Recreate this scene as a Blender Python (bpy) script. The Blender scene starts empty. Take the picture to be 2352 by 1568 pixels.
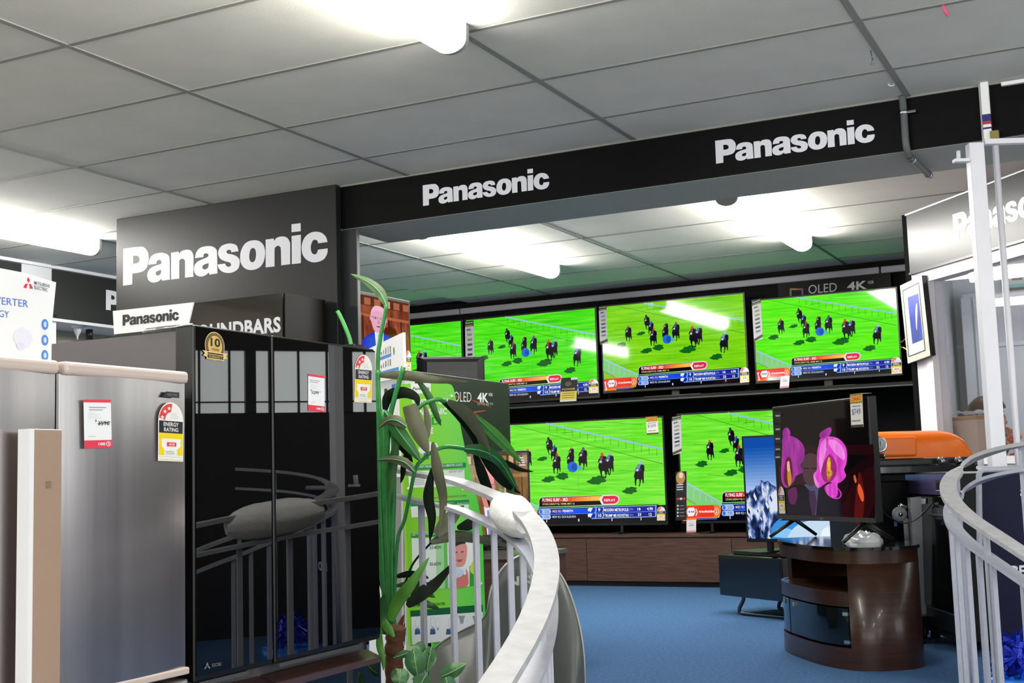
import bpy, bmesh, math, random
import numpy as np
from mathutils import Vector, Matrix
from mathutils.geometry import tessellate_polygon
random.seed(7)
V = Vector
scene = bpy.context.scene
COL = scene.collection
# ---------------------------------------------------------------- camera
F_PX, PITCH, ROLL, YAW, IW, IH = 2859.8, .1068, .0308, .4658, 2352, 1568
_cx, _sx, _cy, _sy, _cz, _sz = (math.cos(PITCH), math.sin(PITCH), math.cos(ROLL), math.sin(ROLL), math.cos(YAW), math.sin(YAW))
RM = Matrix(((_cz, -_sz, 0), (_sz, _cz, 0), (0, 0, 1))) @ Matrix(((1, 0, 0), (0, _cx, -_sx), (0, _sx, _cx))) @ Matrix(((_cy, 0, _sy), (0, 1, 0), (-_sy, 0, _cy)))
cam_data = bpy.data.cameras.new('camera')
cam_data.sensor_width = 36
cam_data.lens = F_PX / IW * 36
cam_data.clip_start = .02
cam = bpy.data.objects.new('camera', cam_data)
COL.objects.link(cam)
_r, _f, _u = RM.col[0], RM.col[1], RM.col[2]
cam.matrix_world = Matrix(((_r[0], _u[0], -_f[0], 0), (_r[1], _u[1], -_f[1], 0), (_r[2], _u[2], -_f[2], 0), (0, 0, 0, 1)))
scene.camera = cam
CF = V(_f); CR = V(_r); CU = V(_u)

def ray(u, v):
    return RM @ V(((u - IW / 2) / F_PX, 1, (IH / 2 - v) / F_PX))
def pt(u, v, t):                       # the point seen at (u, v) at forward distance t
    return ray(u, v) * t
def on(u, v, P0, N):                   # the point seen at (u, v) on a plane
    d = ray(u, v)
    return d * (P0.dot(N) / d.dot(N))
def onx(u, v, x): return on(u, v, V((x, 0, 0)), V((1, 0, 0)))
def ony(u, v, y): return on(u, v, V((0, y, 0)), V((0, 1, 0)))
def onz(u, v, z): return on(u, v, V((0, 0, z)), V((0, 0, 1)))

ZF, ZL, ZC, ZR = -.86, -1.43, 1.4956, 1.471     # shop floor, lower floor, front ceiling, rear ceiling
# ---------------------------------------------------------------- materials
def lin(c):
    if isinstance(c, str):
        c = [int(c[i:i + 2], 16) / 255 for i in (0, 2, 4)]
    return tuple((x / 12.92 if x <= .04045 else ((x + .055) / 1.055) ** 2.4) for x in c[:3]) + (1,)
MATS = {}
def mat(name, col, rough=.5, metal=0, emit=0, spec=.5, bump=0, bscale=200, var=0, vscale=30, coat=0, alpha=1, trans=0, crough=.05, stretch=None, aniso=0, sample=True, ecol=None):
    if name in MATS: return MATS[name]
    m = bpy.data.materials.new(name); m.use_nodes = True
    nt = m.node_tree; b = nt.nodes['Principled BSDF']
    b.inputs['Base Color'].default_value = lin(col)
    b.inputs['Roughness'].default_value = rough
    b.inputs['Metallic'].default_value = metal
    b.inputs['Specular IOR Level'].default_value = spec
    b.inputs['Coat Weight'].default_value = coat
    b.inputs['Coat Roughness'].default_value = crough
    b.inputs['Alpha'].default_value = alpha
    b.inputs['Transmission Weight'].default_value = trans
    b.inputs['Anisotropic'].default_value = aniso
    if emit:
        b.inputs['Emission Color'].default_value = lin(ecol or col)
        b.inputs['Emission Strength'].default_value = emit
    if not sample: m.cycles.emission_sampling = 'NONE'
    if bump or var:
        tc = nt.nodes.new('ShaderNodeTexCoord'); mp = nt.nodes.new('ShaderNodeMapping')
        nt.links.new(tc.outputs['Object'], mp.inputs['Vector'])
        if stretch: mp.inputs['Scale'].default_value = stretch
    if var:
        n = nt.nodes.new('ShaderNodeTexNoise'); n.inputs['Scale'].default_value = vscale; n.inputs['Detail'].default_value = 6
        nt.links.new(mp.outputs['Vector'], n.inputs['Vector'])
        r = nt.nodes.new('ShaderNodeValToRGB')
        c = lin(col)
        r.color_ramp.elements[0].position = .3; r.color_ramp.elements[1].position = .7
        r.color_ramp.elements[0].color = tuple(x * (1 - var) for x in c[:3]) + (1,)
        r.color_ramp.elements[1].color = tuple(min(1, x * (1 + var)) for x in c[:3]) + (1,)
        nt.links.new(n.outputs['Fac'], r.inputs['Fac']); nt.links.new(r.outputs['Color'], b.inputs['Base Color'])
    if bump:
        n2 = nt.nodes.new('ShaderNodeTexNoise'); n2.inputs['Scale'].default_value = bscale; n2.inputs['Detail'].default_value = 3
        nt.links.new(mp.outputs['Vector'], n2.inputs['Vector'])
        bp = nt.nodes.new('ShaderNodeBump'); bp.inputs['Strength'].default_value = bump; bp.inputs['Distance'].default_value = .002
        nt.links.new(n2.outputs['Fac'], bp.inputs['Height']); nt.links.new(bp.outputs['Normal'], b.inputs['Normal'])
    MATS[name] = m
    return m
def ramp_mat(name, stops, axis=0, rough=.4, emit=0, wave=None, spec=.5, noise=None, stretch=(1, 1, 1), sample=True, coord='Generated'):
    """a printed / screen colour that runs through stops along one axis (or through stretched noise)"""
    if name in MATS: return MATS[name]
    m = bpy.data.materials.new(name); m.use_nodes = True
    nt = m.node_tree; b = nt.nodes['Principled BSDF']
    tc = nt.nodes.new('ShaderNodeTexCoord'); mp = nt.nodes.new('ShaderNodeMapping'); mp.inputs['Scale'].default_value = stretch
    nt.links.new(tc.outputs[coord], mp.inputs['Vector'])
    if noise:
        n = nt.nodes.new('ShaderNodeTexNoise'); n.inputs['Scale'].default_value = noise; n.inputs['Detail'].default_value = 5
        nt.links.new(mp.outputs['Vector'], n.inputs['Vector']); src = n.outputs['Fac']
    else:
        s = nt.nodes.new('ShaderNodeSeparateXYZ'); nt.links.new(mp.outputs['Vector'], s.inputs['Vector']); src = s.outputs[axis]
    r = nt.nodes.new('ShaderNodeValToRGB'); cr = r.color_ramp
    cr.elements[0].position = stops[0][0]; cr.elements[0].color = lin(stops[0][1])
    cr.elements[1].position = stops[-1][0]; cr.elements[1].color = lin(stops[-1][1])
    for p, c in stops[1:-1]:
        e = cr.elements.new(p); e.color = lin(c)
    nt.links.new(src, r.inputs['Fac'])
    b.inputs['Roughness'].default_value = rough; b.inputs['Specular IOR Level'].default_value = spec
    if emit:
        b.inputs['Base Color'].default_value = (0.004, 0.004, 0.004, 1)
        nt.links.new(r.outputs['Color'], b.inputs['Emission Color']); b.inputs['Emission Strength'].default_value = emit
    else:
        nt.links.new(r.outputs['Color'], b.inputs['Base Color'])
    if not sample: m.cycles.emission_sampling = 'NONE'
    MATS[name] = m
    return m
_EM = {}
def em(c, s=1.0):                       # a lit picture element of a screen behind its glass
    k = 'lit ' + c + ('' if s == 1 else ' %g' % s)
    if k not in MATS:
        m = mat(k, '000000', rough=.05, emit=s, ecol=c, sample=False, spec=.4)
    return MATS[k]
def pr(c, rough=.45):                   # printed ink
    return mat('print ' + c, c, rough=rough)
# ---------------------------------------------------------------- mesh builder
class MB:
    def __init__(s): s.v = []; s.f = []; s.m = []; s.mats = []; s.sm = []
    def mi(s, m):
        if m not in s.mats: s.mats.append(m)
        return s.mats.index(m)
    def add(s, vs, fs, m, smooth=False):
        o = len(s.v); s.v += [V(p) for p in vs]; k = s.mi(m)
        for f in fs: s.f.append([o + i for i in f]); s.m.append(k); s.sm.append(smooth)
    def box(s, a, b, m, bevel=0):
        a = V(a); b = V(b)
        s.obox((a + b) / 2, V((1, 0, 0)), V((0, 1, 0)), V((0, 0, 1)), abs(b.x - a.x), abs(b.y - a.y), abs(b.z - a.z), m, bevel)
    def obox(s, c, X, Y, Z, sx, sy, sz, m, bevel=0):
        c = V(c)
        if bevel:
            bm = bmesh.new(); bmesh.ops.create_cube(bm, size=1)
            for v in bm.verts: v.co = V((v.co.x * sx, v.co.y * sy, v.co.z * sz))
            bmesh.ops.bevel(bm, geom=bm.edges[:], offset=min(bevel, .45 * min(sx, sy, sz)), segments=3, profile=.5, affect='EDGES')
            vs = [c + X * v.co.x + Y * v.co.y + Z * v.co.z for v in bm.verts]
            bm.verts.index_update()
            s.add(vs, [[v.index for v in f.verts] for f in bm.faces], m, False); bm.free(); return
        vs = [c + X * (i * sx / 2) + Y * (j * sy / 2) + Z * (k * sz / 2) for i in (-1, 1) for j in (-1, 1) for k in (-1, 1)]
        s.add(vs, [(0, 1, 3, 2), (4, 6, 7, 5), (0, 4, 5, 1), (2, 3, 7, 6), (0, 2, 6, 4), (1, 5, 7, 3)], m)
    def quad(s, p, m): s.add(p, [tuple(range(len(p)))], m)
    def prism(s, poly, off, m, ms=None, smooth=False):
        """filled outline (3-D points in a plane) extruded by the vector off"""
        off = V(off); n = len(poly); P = [V(p) for p in poly]
        tri = tessellate_polygon([P])
        s.add(P, [t for t in tri], m); s.add([p + off for p in P], [t[::-1] for t in tri], m)
        s.add(P + [p + off for p in P], [(i, (i + 1) % n, n + (i + 1) % n, n + i) for i in range(n)], ms or m, smooth)
    def tube(s, pts, r, m, seg=10, caps=True, flat=None):
        P = [V(p) for p in pts]; n = len(P); R = r if isinstance(r, (list, tuple)) else [r] * n
        vs = []; up = None
        for i in range(n):
            d = (P[min(i + 1, n - 1)] - P[max(i - 1, 0)]).normalized()
            if up is None:
                up = d.orthogonal().normalized()
            up = (up - d * up.dot(d))
            up = up.normalized() if up.length > 1e-6 else d.orthogonal().normalized()
            sd = d.cross(up)
            for k in range(seg):
                a = 2 * math.pi * k / seg
                vs.append(P[i] + up * (R[i] * math.cos(a)) + sd * (R[i] * math.sin(a)))
        fs = [(i * seg + k, i * seg + (k + 1) % seg, (i + 1) * seg + (k + 1) % seg, (i + 1) * seg + k) for i in range(n - 1) for k in range(seg)]
        if caps: fs += [tuple(range(seg))[::-1], tuple((n - 1) * seg + k for k in range(seg))]
        s.add(vs, fs, m, True)
    def ribbon(s, pts, w, th, m, up=V((0, 0, 1))):
        """flat bar swept along pts, wide way level"""
        P = [V(p) for p in pts]; n = len(P); vs = []
        for i in range(n):
            d = (P[min(i + 1, n - 1)] - P[max(i - 1, 0)]).normalized(); sd = d.cross(up).normalized(); uu = sd.cross(d)
            for a, b in ((-1, -1), (1, -1), (1, 1), (-1, 1)):
                vs.append(P[i] + sd * (a * w / 2) + uu * (b * th / 2))
        fs = [(i * 4 + k, i * 4 + (k + 1) % 4, (i + 1) * 4 + (k + 1) % 4, (i + 1) * 4 + k) for i in range(n - 1) for k in range(4)] + [(3, 2, 1, 0), tuple((n - 1) * 4 + k for k in range(4))]
        s.add(vs, fs, m)
    def lathe(s, prof, c, ax, m, seg=24):
        ax = V(ax).normalized(); x = ax.orthogonal().normalized(); y = ax.cross(x); c = V(c); n = len(prof)
        vs = [c + ax * h + (x * math.cos(2 * math.pi * k / seg) + y * math.sin(2 * math.pi * k / seg)) * r for r, h in prof for k in range(seg)]
        fs = [(i * seg + k, i * seg + (k + 1) % seg, (i + 1) * seg + (k + 1) % seg, (i + 1) * seg + k) for i in range(n - 1) for k in range(seg)]
        fs += [tuple(range(seg))[::-1], tuple((n - 1) * seg + k for k in range(seg))]
        s.add(vs, fs, m, True)
    def grid(s, rows, m, smooth=True, closed=False):
        n = len(rows[0]); vs = [p for r in rows for p in r]; fs = []
        for i in range(len(rows) - 1):
            for j in range(n if closed else n - 1):
                k = (j + 1) % n
                fs.append((i * n + j, i * n + k, (i + 1) * n + k, (i + 1) * n + j))
        s.add(vs, fs, m, smooth)
    def ball(s, c, rx, ry, rz, m, X=V((1, 0, 0)), Y=V((0, 1, 0)), Z=V((0, 0, 1)), seg=16, rings=10):
        c = V(c); rows = []
        for i in range(rings + 1):
            th = math.pi * i / rings
            rows.append([c + X * (rx * math.sin(th) * math.cos(2 * math.pi * k / seg)) + Y * (ry * math.sin(th) * math.sin(2 * math.pi * k / seg)) + Z * (rz * math.cos(th)) for k in range(seg)])
        s.grid(rows, m, True, True)

def tag(o, label=None, cat=None, group=None, kind=None):
    if label: o['label'] = label
    if cat: o['category'] = cat
    if group: o['group'] = group
    if kind: o['kind'] = kind
    return o
def build(name, mb, parent=None, label=None, cat=None, group=None, kind=None, origin=None, local=False, autosmooth=None):
    """one mesh object; a top-level one gets its origin at its base, a child keeps its parent's frame"""
    me = bpy.data.meshes.new(name)
    if parent is not None:
        if local: L = V((0, 0, 0))
        else:
            L = V(parent.location); p = parent.parent
            while p: L += p.location; p = p.parent
        vs = [p - L for p in mb.v]
    elif local: L = V((0, 0, 0)); vs = mb.v
    else:
        if origin is None:
            xs = [p.x for p in mb.v]; ys = [p.y for p in mb.v]; zs = [p.z for p in mb.v]
            origin = V(((min(xs) + max(xs)) / 2, (min(ys) + max(ys)) / 2, min(zs)))
        L = V(origin); vs = [p - L for p in mb.v]
    me.from_pydata([tuple(p) for p in vs], [], mb.f)
    for m in mb.mats: me.materials.append(m)
    me.polygons.foreach_set('material_index', mb.m); me.polygons.foreach_set('use_smooth', mb.sm)
    me.validate(); me.update()
    o = bpy.data.objects.new(name, me); COL.objects.link(o)
    if parent is not None: o.parent = parent
    elif not local: o.location = L
    return tag(o, label, cat, group, kind)
def absorb(o, mb):
    """print that belongs to the surface of o becomes part of its mesh"""
    me = o.data; L = V(o.location); p = o.parent
    while p: L += p.location; p = p.parent
    vs = [v.co.copy() for v in me.vertices] + [q - L for q in mb.v]; n = len(me.vertices)
    fs = [list(f.vertices) for f in me.polygons] + [[i + n for i in f] for f in mb.f]
    ms = list(me.materials); mi = [f.material_index for f in me.polygons]; sm = [f.use_smooth for f in me.polygons] + list(mb.sm)
    for k in mb.m:
        m = mb.mats[k]
        if m not in ms: ms.append(m)
        mi.append(ms.index(m))
    m2 = bpy.data.meshes.new(me.name); m2.from_pydata([tuple(v) for v in vs], [], fs)
    for m in ms: m2.materials.append(m)
    m2.polygons.foreach_set('material_index', mi); m2.polygons.foreach_set('use_smooth', sm); m2.update(); o.data = m2
def thing(name, loc, label, cat, group=None):
    o = bpy.data.objects.new(name, None); COL.objects.link(o); o.location = V(loc); o.empty_display_size = .1
    return tag(o, label, cat, group)
def struct(name, mb, parent=None): return build(name, mb, parent, kind='structure')
# ---------------------------------------------------------------- flat art: print, stickers, screens, lettering
_TX = {}
def text_mesh(s, off=0.0):
    k = (s, off)
    if k in _TX: return _TX[k]
    c = bpy.data.curves.new('lettering', 'FONT'); c.body = s; c.offset = off; c.size = 1; c.resolution_u = 3
    if off > .01: c.space_character = 1 + off
    o = bpy.data.objects.new('lettering', c); COL.objects.link(o)
    dg = bpy.context.evaluated_depsgraph_get(); dg.update()
    me = o.evaluated_get(dg).to_mesh()
    vs = [v.co.xy.copy() for v in me.vertices]; fs = [tuple(p.vertices) for p in me.polygons]
    o.evaluated_get(dg).to_mesh_clear()
    bpy.data.objects.remove(o); bpy.data.curves.remove(c)
    _TX[k] = (vs, fs)
    return _TX[k]
class Art:
    """drawing on a plane: P0 + x U + y W, every layer lifted a hair along N"""
    def __init__(s, P0, U, W, N=None, eps=.0004, mb=None, base=.0006):
        s.P0 = V(P0); s.U = V(U); s.W = V(W); s.N = (V(N) if N is not None else s.U.cross(s.W)).normalized(); s.eps = eps; s.base = base; s.mb = mb or MB()
    @staticmethod
    def px(P, N, bl, br, tl, **k):
        a = on(bl[0], bl[1], P, N); b = on(br[0], br[1], P, N); c = on(tl[0], tl[1], P, N)
        return Art(a, b - a, c - a, N, **k)
    def p(s, x, y, l=0): return s.P0 + s.U * x + s.W * y + s.N * (s.base + s.eps * l)
    def poly(s, pts, m, l=0, holes=()):
        loops = [[s.p(x, y, l) for x, y in pts]] + [[s.p(x, y, l) for x, y in h] for h in holes]
        vs = [q for L in loops for q in L]
        s.mb.add(vs, s.orient(vs, tessellate_polygon(loops)), m)
    def orient(s, vs, tri):
        out = []
        for t in tri:
            n = (vs[t[1]] - vs[t[0]]).cross(vs[t[2]] - vs[t[0]])
            out.append(tuple(t) if n.dot(s.N) >= 0 else tuple(t)[::-1])
        return out
    def rect(s, x0, y0, x1, y1, m, l=0): s.poly([(x0, y0), (x1, y0), (x1, y1), (x0, y1)], m, l)
    def rrect(s, x0, y0, x1, y1, rx, ry, m, l=0, n=5):
        pts = []
        for cx, cy, a0 in ((x1 - rx, y1 - ry, 0), (x0 + rx, y1 - ry, 90), (x0 + rx, y0 + ry, 180), (x1 - rx, y0 + ry, 270)):
            for i in range(n + 1):
                a = math.radians(a0 + 90 * i / n); pts.append((cx + rx * math.cos(a), cy + ry * math.sin(a)))
        s.poly(pts, m, l)
    def ell(s, cx, cy, rx, ry, m, l=0, n=20, a0=0, a1=360):
        s.poly([(cx + rx * math.cos(math.radians(a0 + (a1 - a0) * i / n)), cy + ry * math.sin(math.radians(a0 + (a1 - a0) * i / n))) for i in range(n + (0 if a1 - a0 == 360 else 1))], m, l)
    def line(s, pts, w, m, l=0, asp=1.0):
        for (x0, y0), (x1, y1) in zip(pts, pts[1:]):
            dx, dy = (x1 - x0) * asp, y1 - y0; L = math.hypot(dx, dy) or 1; nx, ny = -dy / L * w / 2 / asp, dx / L * w / 2
            s.poly([(x0 - nx, y0 - ny), (x1 - nx, y1 - ny), (x1 + nx, y1 + ny), (x0 + nx, y0 + ny)], m, l)
    def text(s, t, x, y, w, h, m, l=0, off=.012, slant=0):
        vs, fs = text_mesh(t, off)
        if not vs: return
        x0 = min(v.x for v in vs); x1 = max(v.x for v in vs); y0 = min(v.y for v in vs); y1 = max(v.y for v in vs)
        if len(t) > 1 or y1 - y0 > .3: pass
        P = [s.p(x + ((v.x - x0) / (x1 - x0) * w) + slant * (v.y - y0), y + (v.y - y0) / (y1 - y0) * h, l) for v in vs]
        s.mb.add(P, s.orient(P, fs), m)
    def star(s, cx, cy, rx, ry, m, l=0):
        s.poly([(cx + (1 if i % 2 == 0 else .42) * rx * math.cos(math.radians(90 + 36 * i)), cy + (1 if i % 2 == 0 else .42) * ry * math.sin(math.radians(90 + 36 * i))) for i in range(10)], m, l)
    def pxpoly(s, pts, m, l=0, holes=()):
        f = lambda q: on(q[0], q[1], s.P0, s.N) + s.N * (s.base + s.eps * l)
        loops = [[f(q) for q in pts]] + [[f(q) for q in h] for h in holes]
        vs = [q for L in loops for q in L]
        s.mb.add(vs, s.orient(vs, tessellate_polygon(loops)), m)
def spline(pts, n=6):
    """closed smooth outline; a third value of 1 marks a corner"""
    N = len(pts); out = []
    for i in range(N):
        p0, p1, p2, p3 = pts[i - 1], pts[i], pts[(i + 1) % N], pts[(i + 2) % N]
        c1 = len(p1) > 2; c2 = len(p2) > 2
        if c1 and c2: out.append((p1[0], p1[1])); continue
        a = p1 if c1 else p0; d = p2 if c2 else p3
        for k in range(n):
            t = k / n; t2 = t * t; t3 = t2 * t
            out.append(tuple(.5 * (2 * p1[j] + (p2[j] - a[j]) * t + (2 * a[j] - 5 * p1[j] + 4 * p2[j] - d[j]) * t2 + (3 * p1[j] - a[j] - 3 * p2[j] + d[j]) * t3) for j in (0, 1)))
    return out
def smooth_path(pts, n=5):
    out = []
    for i in range(len(pts) - 1):
        p0 = pts[max(i - 1, 0)]; p1 = pts[i]; p2 = pts[i + 1]; p3 = pts[min(i + 2, len(pts) - 1)]
        for k in range(n):
            t = k / n
            out.append(tuple(.5 * (2 * b + (c - a) * t + (2 * a - 5 * b + 4 * c - d) * t * t + (3 * b - a - 3 * c + d) * t ** 3) for a, b, c, d in zip(p0, p1, p2, p3)))
    out.append(tuple(pts[-1])); return out
# the big lettering of the fascia boards, as outlines (tall bold grotesque), x 0..1, y in the same unit
_G = dict(
 P=([(62,328,1),(235,308),(290,322),(325,375),(330,440),(318,510),(285,556),(235,578),(158,590,1),(156,706,1),(60,718,1)],[(165,404,1),(205,402),(230,420),(235,445),(225,472),(200,484),(165,487,1)]),
 a=([(330,498,1),(340,440),(375,395),(440,374),(505,378),(543,405),(553,450),(556,655,1),(475,667,1),(466,648,1),(430,675),(380,686),(335,668),(317,620),(325,570),(360,530),(410,507),(455,492),(468,470),(455,450),(435,447),(418,460),(412,487,1)],[(463,552,1),(462,585),(445,608),(420,612),(405,597),(410,575),(430,562)]),
 n=([(568,372,1),(648,360,1),(652,385,1),(680,355),(735,340),(780,352),(803,395),(806,450),(804,626,1),(716,636,1),(716,470),(705,443),(685,435),(663,447),(655,480),(655,645,1),(568,655,1)],),
 A=([(822,430,1),(835,370),(875,322),(945,303),(1010,308),(1048,340),(1056,390),(1060,592,1),(976,604,1),(966,582,1),(930,612),(880,624),(830,603),(811,550),(820,500),(855,463),(905,440),(950,420),(965,400),(955,383),(935,379),(915,390),(910,418,1)],[(965,483,1),(965,515),(950,540),(922,550),(900,535),(905,508),(930,493)]),
 s=([(1283,357,1),(1205,368,1),(1203,350),(1185,342),(1163,348),(1155,365),(1170,383),(1210,390),(1260,410),(1292,445),(1295,490),(1280,540),(1235,575),(1175,588),(1115,575),(1075,540),(1062,497,1),(1143,488,1),(1150,510),(1175,522),(1200,512),(1203,492),(1185,475),(1140,462),(1095,440),(1068,395),(1072,345),(1105,300),(1165,278),(1220,278),(1265,300)],),
 o=([(1440,242),(1500,250),(1545,290),(1563,350),(1563,400),(1548,470),(1510,525),(1450,553),(1390,555),(1340,530),(1307,480),(1300,410),(1312,345),(1345,285),(1390,253)],[(1437,323),(1460,340),(1468,385),(1464,430),(1452,462),(1428,475),(1405,460),(1396,420),(1400,375),(1412,338)]),
 N=([(1570,235,1),(1655,224,1),(1660,250,1),(1690,215),(1745,202),(1795,215),(1825,260),(1830,310),(1830,496,1),(1735,508,1),(1731,340),(1722,312),(1700,300),(1675,315),(1665,345),(1665,520,1),(1570,529,1)],),
 i=([(1845,198,1),(1943,184,1),(1943,485,1),(1847,496,1)],), d=([(1844,73,1),(1942,62,1),(1942,147,1),(1844,158,1)],),
 c=([(2225,263,1),(2125,276,1),(2118,250),(2090,237),(2065,255),(2050,300),(2050,345),(2062,380),(2090,393),(2112,380),(2125,343,1),(2226,330,1),(2222,385),(2190,440),(2140,468),(2070,477),(2005,450),(1962,395),(1951,320),(1963,255),(1995,200),(2050,162),(2115,153),(2170,170),(2210,212)],))
LOGO = []
def _logo():
    def f(q):
        w = ony(270 + q[0] * .21684, 500 + q[1] * .21684, 5.15)
        return (w.x, w.z)
    raw = [[[f(q) for q in spline(L)] for L in g] for g in _G.values()]
    xs = [q[0] for g in raw for L in g for q in L]; x0, x1 = min(xs), max(xs)
    zb = [f((60, 718))[1], f((1847, 496))[1]]                      # baseline under P and i
    xb = [f((60, 718))[0], f((1847, 496))[0]]
    sl = (zb[1] - zb[0]) / (xb[1] - xb[0]); W = x1 - x0
    for g in raw: LOGO.append([[((x - x0) / W, (z - zb[0] - sl * (x - xb[0])) / W) for x, z in L] for L in g])
    return x0, zb[0], W
LOGO_AT = _logo()
def logo(art, x, y, w, m, l=0, asp=1.0):
    """the word over x..x+w of the art, baseline y; asp = length of U over length of W"""
    for g in LOGO:
        art.poly([(x + a * w, y + b * w * asp) for a, b in g[0]], m, l, [[(x + a * w, y + b * w * asp) for a, b in h] for h in g[1:]])
# ================================================================ materials used all over
X, Y, Z = V((1, 0, 0)), V((0, 1, 0)), V((0, 0, 1))
M_TILE = mat('ceiling tile', 'dbd9d0', .9, bump=.25, bscale=90, var=.04, vscale=5)
M_GRID = mat('ceiling grid', '90908a', .6)
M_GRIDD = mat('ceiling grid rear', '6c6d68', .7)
M_CARPET = mat('blue carpet', '456690', .95, bump=.8, bscale=260, var=.22, vscale=60, spec=.1)
M_LOWER = mat('grey lower floor', 'a8a6a2', .5, var=.1, vscale=3)
M_WHITE = mat('white paint', 'e4e2ea', .45, var=.02, vscale=8)
M_RAIL = mat('pale grey rail paint', 'aeb0bd', .4, var=.05, vscale=40)
M_RAILW = mat('worn white rail paint', 'aeaeb2', .5, var=.12, vscale=26)
M_BLACK = mat('black', '060607', .5, spec=.25)
M_BLACKG = mat('black gloss', '060607', .12, coat=.5)
M_BLACKM = mat('black matt wall', '070808', .8, spec=.15)
M_PLASTIC = mat('black plastic', '141416', .35)
M_GREYD = mat('dark grey board', '1b1c1e', .4, spec=.35)
M_SOFFIT = mat('soffit paint', 'a3a6a2', .7, var=.04, vscale=4)
M_LETTER = mat('white vinyl letter', 'e3e3ec', .35)
M_PAPER = mat('white paper', 'f1f1f3', .6)
M_STEEL = mat('brushed steel', 'bab3b2', .26, metal=1, bump=.08, bscale=60, stretch=(1, 1, .015), aniso=.6, var=.17, vscale=14)
M_CHROME = mat('chrome', 'd5d5d8', .12, metal=1)
M_ALU = mat('aluminium', '8f9092', .35, metal=1)
M_BEIGE = mat('beige plastic', 'cdbcb4', .35)
M_WALNUT = mat('walnut', '341a0c', .3, var=.4, vscale=7, stretch=(.6, .6, 12), coat=.15)
M_DWOOD = mat('dark wood board', '4b3124', .5, var=.38, vscale=5, stretch=(1.2, 1, 16))
M_LAMP = mat('lit diffuser', 'ffffff', .4, emit=48, ecol='fffcf4')
M_LAMPR = mat('lit diffuser rear', 'ffffff', .4, emit=64, ecol='fffcf4')
M_BATTEN = mat('batten white', 'dcdcda', .5)
M_BATEND = mat('batten end', '8c8d8a', .5)
M_BEIGEW = mat('beige wall', 'a79d90', .7, var=.05, vscale=6)
M_CORN = mat('cornice grey', '8c8b92', .5)
M_OFFW = mat('office wall', 'd3d5da', .6, var=.03, vscale=4)
M_GLASSC = mat('clear glass', 'ffffff', .02, trans=1, spec=.4)

# ================================================================ the setting
def strips(mb, xs, ys, x0, x1, y0, y1, z, wx, wy, m):
    for x in xs:
        if x0 < x < x1: mb.box((x - wx / 2, y0, z - .004), (x + wx / 2, y1, z + .002), m)
    for y in ys:
        if y0 < y < y1: mb.box((x0, y - wy / 2, z - .003), (x1, y + wy / 2, z + .002), m)
GX = [-4.358 + 1.2 * i for i in range(-3, 8)]; GY = [2.99 + .6 * j for j in range(-14, 12)]
b = MB()
b.box((-6.9, -5.2, ZC), (3.9, 5.45, ZC + .03), M_TILE); b.box((-6.9, 5.45, ZC), (-5.05, 9.3, ZC + .03), M_TILE)
c1 = struct('ceiling', b)
b = MB(); strips(b, GX, GY, -6.9, 3.9, -5.2, 5.2, ZC, .026, .02, M_GRID); strips(b, [-5.558], GY, -6.9, -5.05, 5.2, 9.3, ZC, .026, .02, M_GRID)
struct('ceiling_grid', b, c1)
b = MB(); b.box((-5.05, 5.4, ZR), (3.9, 9.3, ZR + .03), M_TILE)
c2 = struct('ceiling', b)
GX2 = [-4.2654 + 1.2 * i for i in range(-1, 6)]; GY2 = [7.125 + .6 * j for j in range(-3, 5)]
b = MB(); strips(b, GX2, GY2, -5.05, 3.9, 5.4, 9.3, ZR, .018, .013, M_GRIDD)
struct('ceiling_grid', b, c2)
b = MB(); b.prism([(-6.9, 3.7, ZF), (3.9, 3.7, ZF), (3.9, 9.3, ZF), (-6.9, 9.3, ZF)], (0, 0, -.2), M_CARPET); struct('floor', b)
b = MB(); b.box((-6.9, -5.2, ZL - .1), (3.9, 3.72, ZL), M_LOWER); b.box((-6.9, 3.7, ZL), (3.9, 3.72, ZF - .2), M_LOWER); struct('floor', b)
b = MB()
for k in (1, 2): b.box((-1.75, 3.7 - .3 * k, ZL), (-.1, 3.7 - .3 * (k - 1), ZF - .19 * k), M_CARPET)
struct('trim_steps', b)
b = MB(); b.box((-6.9, 9.25, ZF), (3.9, 9.35, ZC), M_BLACKM); struct('wall_back', b)
b = MB(); b.box((-7.0, -5.2, ZL), (-6.9, 9.3, ZC), M_BEIGEW); struct('wall_left', b)
b = MB(); b.box((3.9, -5.2, ZL), (4.0, 9.3, ZC), M_OFFW); struct('wall_right', b)
b = MB(); b.box((-6.9, -5.3, ZL), (3.9, -5.2, -.4), M_OFFW); b.box((-6.9, -5.3, 1.0), (3.9, -5.2, ZC), M_OFFW)
for k in range(8): b.box((-6.9 + 1.52 * k, -5.3, -.4), (-6.78 + 1.52 * k, -5.2, 1.0), M_OFFW)
struct('wall_front', b)
for k in range(5):  # bright panes added on the unseen right wall for the stainless doors to reflect
    b = MB(); b.box((3.87, -4.6 + 1.9 * k, -.1), (3.9, -2.9 + 1.9 * k, 1.15), mat('daylit or added frosted pane', 'c8cdd0', .3, emit=4, ecol='e6ecee')); wq = struct('window_%d' % (k + 20), b)  # added unseen bright pane, not a real window
    b = MB()
    for q in range(4): b.box((3.86, -4.62 + 1.9 * k + .57 * q, -.1), (3.9, -4.56 + 1.9 * k + .57 * q, 1.15), M_PLASTIC)
    build('mullion', b, wq, kind='structure')
M_DAY = mat('daylit or added frosted pane', 'c8cdd0', .3, emit=5, ecol='dfe6ea')
for k in range(7):
    b = MB(); b.box((-6.78 + 1.52 * k, -5.27, -.4), (-5.38 + 1.52 * k, -5.25, 1.0), M_DAY); struct('window_%d' % (k + 2), b)
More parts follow.
